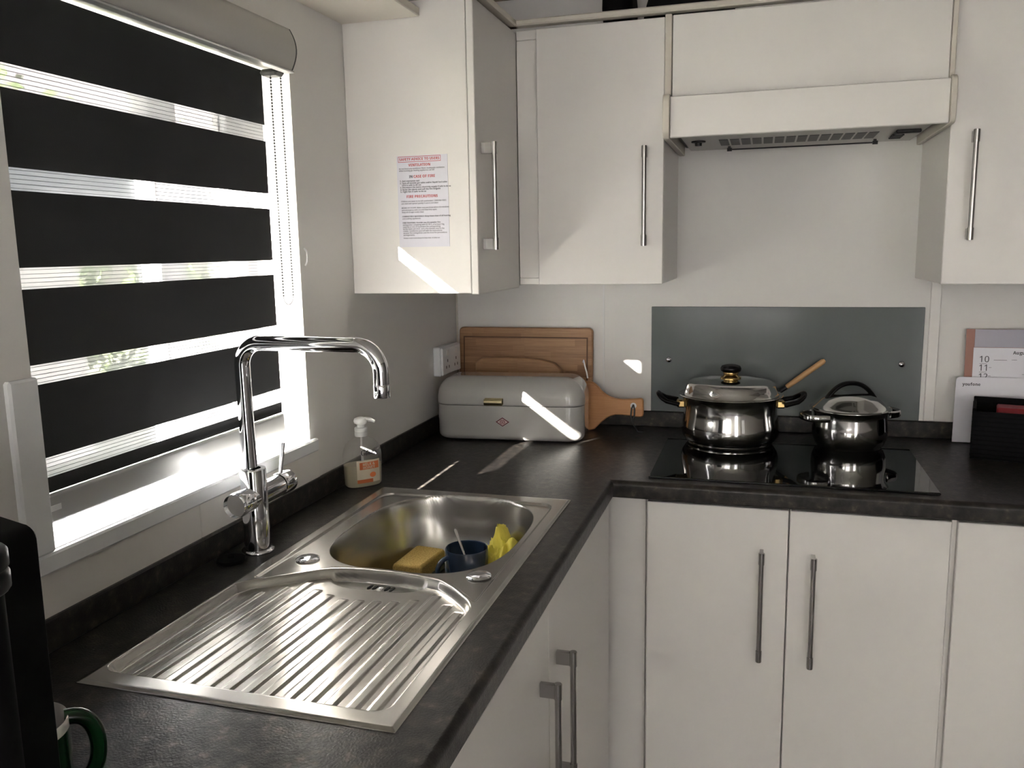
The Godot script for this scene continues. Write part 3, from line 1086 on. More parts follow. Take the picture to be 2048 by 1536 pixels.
# ---------------------------------------------------------------- blind
func build_blind() -> void:
	var t := thing("roller_blind", "black and sheer striped roller blind with grey cassette in the window", "blind", Vector3(-0.02, 0.157, 1.25))
	var X := -0.02
	var z0 := 0.957
	var z1 := 1.551
	# cassette: curved front, lip below
	var pl := PackedVector2Array([Vector2(-0.055, 0.924), Vector2(-0.055, 0.858)])
	for i in 13:
		var f := i / 12.0
		pl.append(Vector2(0.022 + 0.02 * sin(PI * (0.12 + 0.76 * f)), lerpf(0.848, 0.924, f)))
	var st := mk()
	var bs := Basis(Vector3(1, 0, 0), Vector3(0, 1, 0), Vector3(0, 0, 1))
	extrude(st, pl, 0.931, 1.548, Transform3D(bs, Vector3.ZERO), 0.0008)
	var cs := laid("cassette", st, M.grey_plastic, t, "grey curved cassette")
	st = mk()
	extrude(st, pl, 0.926, 0.9305, Transform3D(bs.scaled(Vector3(1.0, 1.0, 1.0)), Vector3(0.0, 0.0, 0.0)), 0.0015)
	laid("end_cap", st, M.dark_plastic, t)
	st = mk()
	box(st, Vector3(0.018, 0.8445, 0.93), Vector3(0.036, 0.8485, 1.548), 0.0015)
	laid("lip", st, M.alu, cs)
	# bands from the top: dark ones 0.099 high, sheer ones between
	var edges := [[0.751, 0.850, 0.957], [0.6245, 0.721, 0.957], [0.499, 0.596, 0.957], [0.373, 0.4715, 0.957], [0.248, 0.3465, 0.9605], [0.2, 0.221, 0.9605]]
	for i in edges.size():
		var e: Array = edges[i]
		st = mk()
		box(st, Vector3(X - 0.0006, e[0], z0 - 0.002), Vector3(X + 0.0006, e[1], z1), 0)
		laid("dark_band", st, M.fabric, t, "black opaque band")
		if i < edges.size() - 1:
			var nx: Array = edges[i + 1]
			st = mk()
			box(st, Vector3(X - 0.0002, nx[1], z0 + 0.004), Vector3(X + 0.0002, e[0], z1), 0)
			var s := laid("sheer_band", st, M.sheer, t, "sheer white band")
			st = mk()
			for k in 5:
				var y: float = lerpf(nx[1], e[0], (k + 0.5) / 5.0)
				box(st, Vector3(X - 0.0004, y - 0.0003, z0 + 0.004), Vector3(X + 0.0004, y + 0.0003, z1), 0)
			laid("weave_threads", st, M.thread, s)
	st = mk()
	var bar := PackedVector2Array()
	for p in rrect(0.006, 0.0205, 0.005, 5):
		bar.append(p + Vector2(X, 0.1785))
	extrude(st, bar, z0, z1, Transform3D(), 0.001)
	var bb := laid("bottom_bar", st, M.alu, t, "grey bottom bar with small maker's tag")
	st = mk()
	box(st, Vector3(X + 0.006, 0.1755, 1.518), Vector3(X + 0.0068, 0.1835, 1.549), 0.0003)
	laid("tag", st, M.trim, bb)
	st = mk()
	for zz in [0.958, 0.923]:
		var y := 0.845
		while y > 0.43:
			lathe(st, [Vector2(0, -0.0021), Vector2(0.0015, -0.0014), Vector2(0.0021, 0), Vector2(0.0015, 0.0014), Vector2(0, 0.0021)], Transform3D(Basis(), Vector3(0.001, y, zz)), 8)
			y -= 0.0056
		tube(st, [Vector3(0.001, 0.848, zz), Vector3(0.001, 0.43, zz)], 0.0005, 6)
	var lp := arc(Vector3(0.001, 0.43, 0.9405), Vector3(0, 0, 1), Vector3(0, -1, 0), 0.0175, 0, PI, 16)
	tube(st, lp, 0.0005, 6)
	for p in lp:
		lathe(st, [Vector2(0, -0.0016), Vector2(0.0016, 0), Vector2(0, 0.0016)], Transform3D(Basis(), p), 8)
	laid("bead_chain", st, M.dark_plastic, t, "grey looped bead chain")
	st = mk()
	box(st, Vector3(-0.02, 0.838, 0.933), Vector3(0.018, 0.85, 0.965), 0.006)
	laid("chain_housing", st, M.dark_plastic, t)

# ---------------------------------------------------------------- tap
func build_tap() -> void:
	var c := Vector3(0.058, 0, 1.18)
	var t := thing("mixer_tap", "tall chrome mixer tap with square swan neck behind the sink", "tap", c)
	var st := mk()
	lathe(st, [Vector2(0.028, 0.0), Vector2(0.0285, 0.003), Vector2(0.027, 0.0052), Vector2(0.0222, 0.006)], Transform3D(), 48)
	part("base_ring", st, M.chrome, t)
	st = mk()
	lathe(st, [Vector2(0.0222, 0.005), Vector2(0.0222, 0.1465), Vector2(0.0212, 0.1485), Vector2(0.0135, 0.1487)], Transform3D(), 48)
	# valve barrel along the wall
	var bx := Basis(Vector3(1, 0, 0), Vector3(0, 0, 1), Vector3(0, -1, 0))
	lathe(st, [Vector2(0.0195, -0.072), Vector2(0.0202, -0.069), Vector2(0.0202, 0.06)], Transform3D(bx, Vector3(0, 0.098, 0)), 40)
	part("body", st, M.chrome, t)
	st = mk()
	lathe(st, [Vector2(0.0206, 0.024), Vector2(0.0213, 0.0255), Vector2(0.0213, 0.0535), Vector2(0.0205, 0.055), Vector2(0.0, 0.0552)], Transform3D(bx, Vector3(0, 0.098, 0)), 40)
	part("end_knob", st, M.chrome, t)
	st = mk()
	lathe(st, [Vector2(0.0, -0.108), Vector2(0.0203, -0.107), Vector2(0.021, -0.105), Vector2(0.021, -0.0745), Vector2(0.0205, -0.073)], Transform3D(bx, Vector3(0, 0.098, 0)), 40)
	tube(st, [Vector3(0.0, 0.112, -0.082), Vector3(0.002, 0.14, -0.087), Vector3(0.004, 0.172, -0.093)], [0.0042, 0.0036, 0.0036], 14)
	part("lever", st, M.chrome, t)
	st = mk()
	var p := [Vector3(-0.005, 0.147, 0), Vector3(-0.006, 0.2, 0), Vector3(-0.007, 0.322, 0)]
	p.append_array(arc(Vector3(0.031, 0.3265, 0), Vector3(-1, 0, 0), Vector3(0, 1, 0), 0.038, 0.05, PI / 2, 12))
	p.append_array(arc(Vector3(0.205, 0.3205, 0), Vector3(0, 1, 0), Vector3(1, 0, 0), 0.044, 0.0, PI / 2 - 0.03, 12))
	p.append(Vector3(0.249, 0.30, 0))
	tube(st, p, 0.0127, 28, false)
	part("spout", st, M.chrome, t)
	st = mk()
	lathe(st, [Vector2(0.0, 0.2825), Vector2(0.0095, 0.2825), Vector2(0.0095, 0.280), Vector2(0.0126, 0.2798), Vector2(0.0131, 0.281), Vector2(0.0131, 0.3005), Vector2(0.0126, 0.3015)], Transform3D(Basis(), Vector3(0.249, 0, 0)), 32)
	part("aerator", st, M.chrome, t)
	st = mk()
	lathe(st, [Vector2(0.0, 0.0), Vector2(0.022, 0.0), Vector2(0.024, 0.002), Vector2(0.023, 0.006), Vector2(0.015, 0.0075), Vector2(0.006, 0.008), Vector2(0.005, 0.012), Vector2(0.0, 0.0125)], Transform3D(), 32)
	var pg := part("sink_plug", st, M.black_soft, self)
	pg.position = Vector3(0.043, H, 1.237)
	tag(pg, "small black rubber plug lying on worktop left of tap", "plug")

# ---------------------------------------------------------------- hob, splashback, pots
func build_hob_and_pots() -> void:
	var st := mk()
	box(st, Vector3(0.6555, 0.0, 0.17), Vector3(1.2505, 0.0052, 0.5605), 0.0016)
	var hb := thing("hob", "black glass ceramic hob set in the worktop under the pots", "hob", Vector3(0.953, 0.0, 0.365))
	laid("glass", st, M.hob, hb)
	var sp := thing("splashback", "grey glass splashback panel on the wall behind the hob", "splashback", Vector3(0.942, 0.046, 0.003))
	st = mk()
	box(st, Vector3(0.5901, 0.046, 0.0005), Vector3(1.2941, 0.3453, 0.0065), 0.001)
	laid("panel", st, M.splash, sp)
	for x in [0.6401, 1.2452]:
		st = mk()
		lathe(st, [Vector2(0.0085, 0.0), Vector2(0.0085, 0.002), Vector2(0.006, 0.005), Vector2(0.002, 0.0068), Vector2(0, 0.007)], Transform3D(Basis(Vector3(1, 0, 0), Vector3(0, 0, 1), Vector3(0, -1, 0)), Vector3(x, 0.1955, 0.0065)), 24)
		laid("screw_cap", st, M.chrome, sp, "domed chrome screw cap")
	# large casserole
	var c := Vector3(0.815, 0.0052, 0.2905)
	c.z = 0.182
	c.x = 0.8165
	var t := thing("stockpot", "large steel casserole pot with domed lid and gold trim on the hob", "pot", c)
	t.scale = Vector3(1.075, 1.075, 1.075)
	st = mk()
	lathe(st, [Vector2(0, 0.0), Vector2(0.098, 0.0), Vector2(0.1, 0.002), Vector2(0.1, 0.007), Vector2(0.104, 0.009), Vector2(0.1115, 0.02), Vector2(0.1145, 0.032), Vector2(0.1135, 0.048), Vector2(0.11, 0.066), Vector2(0.1085, 0.082), Vector2(0.109, 0.098), Vector2(0.1115, 0.108), Vector2(0.1165, 0.1145), Vector2(0.1215, 0.117), Vector2(0.1222, 0.1185), Vector2(0.121, 0.1195), Vector2(0.109, 0.1165)], Transform3D(), 72)
	part("body", st, M.steel, t)
	st = mk()
	lathe(st, [Vector2(0.112, 0.1175), Vector2(0.1125, 0.1205), Vector2(0.1095, 0.1225), Vector2(0.106, 0.132), Vector2(0.1035, 0.142), Vector2(0.098, 0.1485), Vector2(0.088, 0.1515), Vector2(0.05, 0.156), Vector2(0.018, 0.158), Vector2(0, 0.158)], Transform3D(), 72)
	var lid := part("lid", st, M.steel, t)
	st = mk()
	lathe(st, [Vector2(0.024, 0.1575), Vector2(0.0245, 0.16), Vector2(0.019, 0.1625), Vector2(0.0165, 0.166), Vector2(0.0185, 0.17), Vector2(0.018, 0.172)], Transform3D(), 36)
	part("knob_collar", st, M.gold, lid, "gold knob collar")
	st = mk()
	lathe(st, [Vector2(0.018, 0.1715), Vector2(0.0235, 0.175), Vector2(0.0245, 0.181), Vector2(0.0215, 0.187), Vector2(0.012, 0.19), Vector2(0, 0.1905)], Transform3D(), 36)
	part("knob", st, M.black_gloss, lid, "black knob")
	for s in [-1.0, 1.0]:
		st = mk()
		var dir := Vector3(s, 0, -0.15 * s).normalized()
		var sd := Vector3(-dir.z, 0, dir.x)
		box(st, Vector3(-0.009, 0.086, -0.013), Vector3(0.011, 0.104, 0.013), 0.003, Transform3D(Basis(dir, Vector3.UP, sd), dir * 0.116))
		part("handle_mount", st, M.gold, t, "gold handle mount")
		st = mk()
		var pts := []
		for i in 13:
			var f := -1.0 + i / 6.0
			pts.append(dir * (0.122 + 0.048 * sqrt(maxf(0.0, 1.0 - pow(absf(f), 2.6)))) + sd * f * 0.036 + Vector3(0, 0.098 + 0.022 * (1.0 - f * f), 0))
		tube(st, pts, 0.0072, 12, true, Vector2(1.0, 0.8))
		part("handle", st, M.black_gloss, t, "black loop handle")
	# smaller saucepan
	c = Vector3(1.109, 0.0052, 0.163)
	t = thing("saucepan", "smaller lidded steel saucepan with black arched lid handle on the hob", "pot", c)
	t.scale = Vector3(1.05, 1.14, 1.05)
	st = mk()
	lathe(st, [Vector2(0, 0.0), Vector2(0.072, 0.0), Vector2(0.074, 0.002), Vector2(0.074, 0.005), Vector2(0.078, 0.008), Vector2(0.084, 0.022), Vector2(0.0855, 0.036), Vector2(0.0845, 0.052), Vector2(0.083, 0.068), Vector2(0.0835, 0.076), Vector2(0.0895, 0.0835), Vector2(0.0925, 0.085), Vector2(0.0925, 0.0865), Vector2(0.082, 0.0845)], Transform3D(), 64)
	part("body", st, M.steel, t)
	st = mk()
	lathe(st, [Vector2(0.0865, 0.085), Vector2(0.0875, 0.0885), Vector2(0.083, 0.0905), Vector2(0.078, 0.0945), Vector2(0.065, 0.1065), Vector2(0.045, 0.1165), Vector2(0.02, 0.1215), Vector2(0, 0.1225)], Transform3D(), 64)
	lid = part("lid", st, M.steel, t)
	st = mk()
	var ap := []
	var hd := Vector3(0.96, 0, -0.28).normalized()
	for i in 15:
		var f := -1.0 + i / 7.0
		ap.append(hd * f * 0.057 + Vector3(0, 0.107 + 0.034 * (1.0 - pow(absf(f), 2.4)), 0))
	tube(st, ap, 0.0068, 12, true, Vector2(1.35, 0.75))
	part("lid_handle", st, M.black_gloss, lid, "black arched lid handle")
	for s in [-1.0, 1.0]:
		st = mk()
		var dir := Vector3(s, 0, 0.55).normalized() if s < 0 else Vector3(0.9, 0, -0.5).normalized()
		var sd := Vector3(-dir.z, 0, dir.x)
		var pts := []
		for i in 17:
			var f := -1.0 + i / 8.0
			pts.append(dir * (0.080 + 0.042 * sqrt(maxf(0.0, 1.0 - pow(absf(f), 3.0)))) + sd * f * 0.04 + Vector3(0, 0.072, 0))
		tube(st, pts, 0.0062, 12, true, Vector2(0.6, 1.3))
		part("handle", st, M.steel, t)
	# wooden-handled utensil leaning behind the casserole
	var d0 := Vector3(0.957, 0.1305, 0.039)
	var d1 := Vector3(1.053, 0.207, 0.039)
	var dv := (d1 - d0).normalized()
	t = thing("cooking_utensil", "cooking utensil with pale wooden handle leaning behind the large casserole", "utensil", Vector3(0.83, 0.0, 0.039))
	st = mk()
	tube(st, [d0, d0 + dv * 0.004, d0 + dv * 0.06, d1 - dv * 0.006, d1], [0.0055, 0.0068, 0.0078, 0.0074, 0.004], 16)
	laid("handle", st, M.wood_light, t, "pale wooden handle")
	st = mk()
	tube(st, [d0 + dv * 0.002, d0 - dv * 0.03, d0 - dv * 0.10, d0 - dv * 0.165], [0.0062, 0.0052, 0.0042, 0.004], 14)
	laid("shaft", st, M.black, t)
	st = mk()
	var e0 := d0 - dv * 0.16
	lathe(st, [Vector2(0.0, -0.0015), Vector2(0.026, 0.0), Vector2(0.028, 0.002), Vector2(0.026, 0.003), Vector2(0, 0.002)], Transform3D(Basis(dv, dv.cross(Vector3(0, 0, 1)).normalized(), Vector3(0, 0, 1)), e0), 24, Vector2(1.4, 1.0))
	laid("blade", st, M.black, t)

# ---------------------------------------------------------------- corner: socket, boards, bread bin
func build_corner() -> void:
	var t := thing("double_socket", "white double power socket box low in the wall corner", "socket", Vector3(0.0, 0.158, 0.125))
	var st := mk()
	box(st, Vector3(0, 0.158, 0.048), Vector3(0.022, 0.2415, 0.2), 0.003)
	laid("back_box", st, M.pvc, t)
	st = mk()
	box(st, Vector3(0.022, 0.16, 0.05), Vector3(0.0285, 0.2395, 0.198), 0.003)
	var fp := laid("face_plate", st, M.pvc, t)
	for z in [0.09, 0.158]:
		st = mk()
		box(st, Vector3(0.0285, 0.215, z - 0.008), Vector3(0.0305, 0.23, z + 0.008), 0.001)
		laid("switch", st, M.trim, fp)
		st = mk()
		for e in [[0.2, 0.0], [0.182, -0.011], [0.182, 0.011]]:
			box(st, Vector3(0.0283, e[0] - 0.004, z + e[1] - 0.0025), Vector3(0.0288, e[0] + 0.004, z + e[1] + 0.0025), 0)
		laid("pin_holes", st, M.gap, fp)
	# big bamboo board leaning on the wall
	t = thing("chopping_board", "large bamboo chopping board standing against the back wall", "chopping board", Vector3(0.221, 0.0, 0.032))
	var lean := Basis(Vector3.RIGHT, -0.055)
	st = mk()
	extrude(st, rrect_poly(-0.2035, 0.0, 0.2035, 0.2835, 0.013), -0.009, 0.009, Transform3D(lean, Vector3(0, 0.001, 0.0)), 0.003)
	part("board", st, M.bamboo, t)
	st = mk()
	var gm := mat(srgb(92, 64, 42), 0.7)
	for e in [[-0.19, 0.2525, 0.19, 0.2565], [-0.19, 0.03, -0.186, 0.2565], [0.186, 0.03, 0.19, 0.2565]]:
		box(st, Vector3(e[0], e[1], 0.0085), Vector3(e[2], e[3], 0.0094), 0.0003, Transform3D(lean, Vector3(0, 0.001, 0)))
	part("juice_groove", st, gm, t, "dark juice groove")
	# smaller board in front of it
	t = thing("chopping_board", "smaller wooden chopping board standing in front of the large bamboo one", "chopping board", Vector3(0.209, 0.0, 0.064))
	st = mk()
	var pl := PackedVector2Array([Vector2(-0.13, 0.0), Vector2(0.13, 0.0)])
	for i in 15:
		var f := i / 14.0
		var x := lerpf(0.13, -0.13, f)
		pl.append(Vector2(x, 0.2 - 0.022 * pow(absf(x - (-0.03)) / 0.16, 3.0) - (0.012 if i == 0 or i == 14 else 0.0)))
	extrude(st, pl, -0.008, 0.008, Transform3D(Basis(Vector3.RIGHT, -0.05), Vector3.ZERO), 0.003)
	part("board", st, M.bamboo, t)
	# paddle board lying on its edge with its handle to the right
	t = thing("paddle_board", "wooden paddle board on its edge, handle sticking out right of the bread bin", "chopping board", Vector3(0.43, 0.0, 0.092))
	var P := [[0.20, 0.012], [0.4289, 0.0096], [0.4432, 0.0138], [0.452, 0.023], [0.461, 0.0325], [0.4787, 0.0475], [0.49, 0.0535], [0.5032, 0.0573], [0.522, 0.0578], [0.5416, 0.0561], [0.5555, 0.0535], [0.5735, 0.0535], [0.579, 0.056], [0.5812, 0.062], [0.5805, 0.0985], [0.5785, 0.1045], [0.5735, 0.1065], [0.5517, 0.1039], [0.5206, 0.102], [0.503, 0.1035], [0.4874, 0.108], [0.476, 0.1145], [0.4646, 0.1232], [0.4545, 0.1355], [0.4452, 0.1438], [0.438, 0.148], [0.4293, 0.1504], [0.2, 0.1504]]
	pl = PackedVector2Array()
	for q in P:
		pl.append(Vector2(q[0], q[1] - 0.009))
	st = mk()
	extrude(st, pl, 0.084, 0.099, Transform3D(Basis(), Vector3(0, 0, 0)), 0.003)
	laid("board", st, M.beech, t)
	st = mk()
	lathe(st, [Vector2(0.0085, 0.0), Vector2(0.0085, 0.0006), Vector2(0.0055, 0.0008), Vector2(0.0, 0.0008)], Transform3D(Basis(Vector3(1, 0, 0), Vector3(0, 0, 1), Vector3(0, -1, 0)), Vector3(0.5535, 0.0765, 0.099)), 24)
	laid("hole", st, M.pvc, t, "hanging hole showing the pale wall behind")
	st = mk()
	tube(st, [Vector3(0.5535, 0.08, 0.1005), Vector3(0.549, 0.068, 0.1045), Vector3(0.5475, 0.05, 0.106), Vector3(0.553, 0.03, 0.11), Vector3(0.568, 0.008, 0.118), Vector3(0.584, 0.006, 0.112)], 0.0022, 8)
	tube(st, [Vector3(0.5535, 0.08, 0.1005), Vector3(0.5575, 0.066, 0.104), Vector3(0.557, 0.05, 0.105), Vector3(0.553, 0.036, 0.108)], 0.0022, 8)
	laid("cord_loop", st, M.black, t, "black hanging cord")
	# pale cord peeping over the bin
	st = mk()
	tube(st, [Vector3(0.407, 0.192, 0.078), Vector3(0.409, 0.199, 0.08), Vector3(0.413, 0.184, 0.084), Vector3(0.4185, 0.165, 0.084), Vector3(0.4205, 0.148, 0.08)], 0.0022, 8)
	var cd := part("cord_end", st, M.pvc, self)
	tag(cd, "short white cord curling up behind the bread bin's right end", "cord")
	# bread bin
	t = thing("bread_bin", "grey enamelled bread bin with brass handle in the corner", "bread bin", Vector3(0.236, 0.0, 0.2015), 0.075)
	var hx := 0.2035
	var hz := 0.0835
	var hh := 0.172
	var R := 0.052
	var split := 0.0985
	var ring := func(y: float, inset: float) -> Array:
		var row := []
		for p in rrect(hx - inset, hz - inset, maxf(0.012, 0.046 - inset), 8):
			row.append(Vector3(p.x, y, p.y))
		return row
	var rings := []
	for i in 6:
		var a := PI / 2 * i / 5
		rings.append(ring.call(0.002 + 0.016 - 0.016 * sin(a), 0.016 - 0.016 * cos(a)))
	rings.reverse()
	rings.append(ring.call(0.05, 0.0))
	rings.append(ring.call(split - 0.003, 0.0))
	rings.append(ring.call(split - 0.0012, 0.0015))
	st = mk()
	skin(st, rings)
	var bd := part("body", st, M.grey_paint, t)
	rings = [ring.call(split + 0.0, 0.0012), ring.call(split + 0.0012, -0.0014), ring.call(split + 0.006, -0.0014), ring.call(hh - R, -0.0012)]
	for i in range(1, 13):
		var a := PI / 2 * i / 12
		rings.append(ring.call(hh - R + R * sin(a), R - R * cos(a)))
	st = mk()
	skin(st, rings, true, true)
	var ld := part("lid", st, M.grey_paint, t)
	st = mk()
	for y in [0.103, 0.1175]:
		tube(st, [Vector3(-0.058, y, hz + 0.004), Vector3(-0.012, y, hz + 0.004)], 0.0016, 8)
	box(st, Vector3(-0.06, 0.1015, hz - 0.004), Vector3(-0.01, 0.1195, hz + 0.003), 0.001)
	var e := PackedVector2Array([Vector2(0.0, 0.1025), Vector2(0.012, 0.1005), Vector2(0.017, 0.104), Vector2(0.0175, 0.114), Vector2(0.013, 0.1185), Vector2(0.012, 0.117), Vector2(0.0155, 0.113), Vector2(0.0152, 0.105), Vector2(0.0115, 0.1025), Vector2(0.0, 0.1045)])
	extrude(st, e, -0.06, -0.01, Transform3D(Basis(Vector3(0, 0, 1), Vector3(0, 1, 0), Vector3(1, 0, 0)), Vector3(0, 0, hz)), 0.0004)
	part("handle", st, M.brass, ld, "brass lift handle")
	# emblem: a red diamond with a pale oval
	var z := hz + 0.0006
	st = mk()
	var dm := func(k: float) -> PackedVector2Array:
		return PackedVector2Array([Vector2(-0.019 * k, 0), Vector2(0, -0.0125 * k), Vector2(0.019 * k, 0), Vector2(0, 0.0125 * k)])
	var at := Transform3D(Basis(), Vector3(-0.013, 0.0545, hz))
	extrude(st, dm.call(1.0), -0.0006, 0.0006, at, 0.0002)
	var em := part("emblem", st, mat(srgb(96, 26, 36), 0.4), bd, "dark red diamond emblem")
	em.name = "emblem"
	st = mk()
	extrude(st, dm.call(0.76), -0.0002, 0.0009, at, 0.0002)
	part("emblem_field", st, mat(srgb(196, 178, 174), 0.4), bd)
	st = mk()
	lathe(st, [Vector2(0.0075, 0.0008), Vector2(0.0075, 0.0012), Vector2(0.0055, 0.0013), Vector2(0.0055, 0.0008)], Transform3D(Basis(Vector3(1, 0, 0), Vector3(0, 0, 1), Vector3(0, -0.8, 0)), at.origin), 24)
	part("emblem_ring", st, mat(srgb(120, 36, 46), 0.4), bd)
	lettering("emblem_letter", "w", 0.009, at.origin + Vector3(0, 0.0006, 0.0011), mat(srgb(120, 36, 46), 0.4), bd, true, false, Basis(), HORIZONTAL_ALIGNMENT_CENTER)

# ---------------------------------------------------------------- soap dispenser
func oval(a: float, b: float, y: float, n := 2.6, cnt := 36) -> Array:
	var row := []
	for i in cnt:
		var t := TAU * i / cnt
		row.append(Vector3(a * signf(cos(t)) * pow(absf(cos(t)), 2.0 / n), y, b * signf(sin(t)) * pow(absf(sin(t)), 2.0 / n)))
	return row

func build_soap() -> void:
	var t := thing("soap_dispenser", "clear pump bottle of cream hand soap with orange label beside the upstand", "soap bottle", Vector3(0.05, 0.0, 0.757), 0.86)
	var st := mk()
	var a := 0.0435
	var b := 0.027
	var rings := [oval(a - 0.004, b - 0.004, 0.0), oval(a - 0.001, b - 0.001, 0.002), oval(a, b, 0.006), oval(a, b, 0.04), oval(a - 0.0005, b, 0.07), oval(a - 0.003, b - 0.001, 0.085), oval(a - 0.008, b - 0.003, 0.095), oval(a - 0.016, b - 0.007, 0.103), oval(a - 0.026, b - 0.0125, 0.108), oval(0.0135, 0.0132, 0.1105, 2.0), oval(0.012, 0.012, 0.114, 2.0)]
	skin(st, rings)
	part("bottle", st, M.clear_plastic, t, "clear plastic bottle")
	st = mk()
	skin(st, [oval(a - 0.006, b - 0.005, 0.002), oval(a - 0.003, b - 0.003, 0.006), oval(a - 0.002, b - 0.002, 0.04), oval(a - 0.002, b - 0.002, 0.05)])
	part("liquid_soap", st, M.soap, t, "cream soap filling the lower half")
	st = mk()
	tube(st, [Vector3(0, 0.05, 0), Vector3(0, 0.112, 0)], 0.0025, 10)
	part("dip_tube", st, M.pump, t)
	st = mk()
	lathe(st, [Vector2(0.0138, 0.112), Vector2(0.0142, 0.1135), Vector2(0.0142, 0.121), Vector2(0.0135, 0.1222), Vector2(0.0142, 0.1235), Vector2(0.0142, 0.130), Vector2(0.013, 0.1315), Vector2(0.0, 0.1318)], Transform3D(), 32)
	part("collar", st, M.pump, t)
	st = mk()
	lathe(st, [Vector2(0.0085, 0.1315), Vector2(0.0085, 0.138), Vector2(0.0145, 0.141), Vector2(0.0155, 0.146), Vector2(0.0135, 0.151), Vector2(0.007, 0.1535), Vector2(0, 0.154)], Transform3D(), 32)
	var pts := [Vector3(0.0, 0.1478, 0), Vector3(0.011, 0.1486, 0.004), Vector3(0.021, 0.147, 0.008), Vector3(0.028, 0.1425, 0.0105)]
	tube(st, pts, [0.0075, 0.0078, 0.0068, 0.0052], 16, true, Vector2(1.0, 0.65))
	part("pump_head", st, M.pump, t, "white pump head")
	# label follows the front of the bottle
	var patch := func(x0: float, x1: float, y0: float, y1: float, off: float) -> SurfaceTool:
		var s := mk()
		var rows := []
		for k in 2:
			var row := []
			for i in 15:
				var x := lerpf(x0, x1, i / 14.0)
				row.append(Vector3(x, lerpf(y0, y1, k), b * pow(maxf(0.0, 1.0 - pow(absf(x) / a, 2.6)), 1.0 / 2.6) + off))
			rows.append(row)
		for i in 14:
			var n := Vector3(-(rows[0][i + 1].z - rows[0][i].z), 0, rows[0][i + 1].x - rows[0][i].x).normalized()
			quad(s, rows[0][i], rows[0][i + 1], rows[1][i + 1], rows[1][i], n)
		return s
	part("label", patch.call(-0.024, 0.03, 0.012, 0.062, 0.0005), M.label_cream, t, "cream and orange product label")
	part("label_band", patch.call(-0.018, 0.027, 0.042, 0.058, 0.0009), M.label_orange, t)
	part("label_band", patch.call(-0.024, 0.012, 0.012, 0.02, 0.0009), M.label_orange, t)
	lettering("label_text", "MILK &", 0.0085, Vector3(0.003, 0.0535, b + 0.0012), M.label_cream, t, true, false, Basis(), HORIZONTAL_ALIGNMENT_CENTER)
	lettering("label_text", "HONEY", 0.0085, Vector3(0.003, 0.0460, b + 0.0012), M.label_cream, t, true, false, Basis(), HORIZONTAL_ALIGNMENT_CENTER)
	st = mk()
	lathe(st, [Vector2(0.0075, 0), Vector2(0.007, 0.0008), Vector2(0, 0.001)], Transform3D(Basis(Vector3(1, 0, 0), Vector3(0, 0, 1), Vector3(0, -0.8, 0)), Vector3(0.012, 0.0285, b - 0.0002)), 20)
	part("label_picture", st, M.label_orange, t)
	lettering("logo_text", "Cien", 0.0165, Vector3(0.004, 0.079, b + 0.0002), M.dark_ink, t, true, true, Basis(), HORIZONTAL_ALIGNMENT_CENTER)

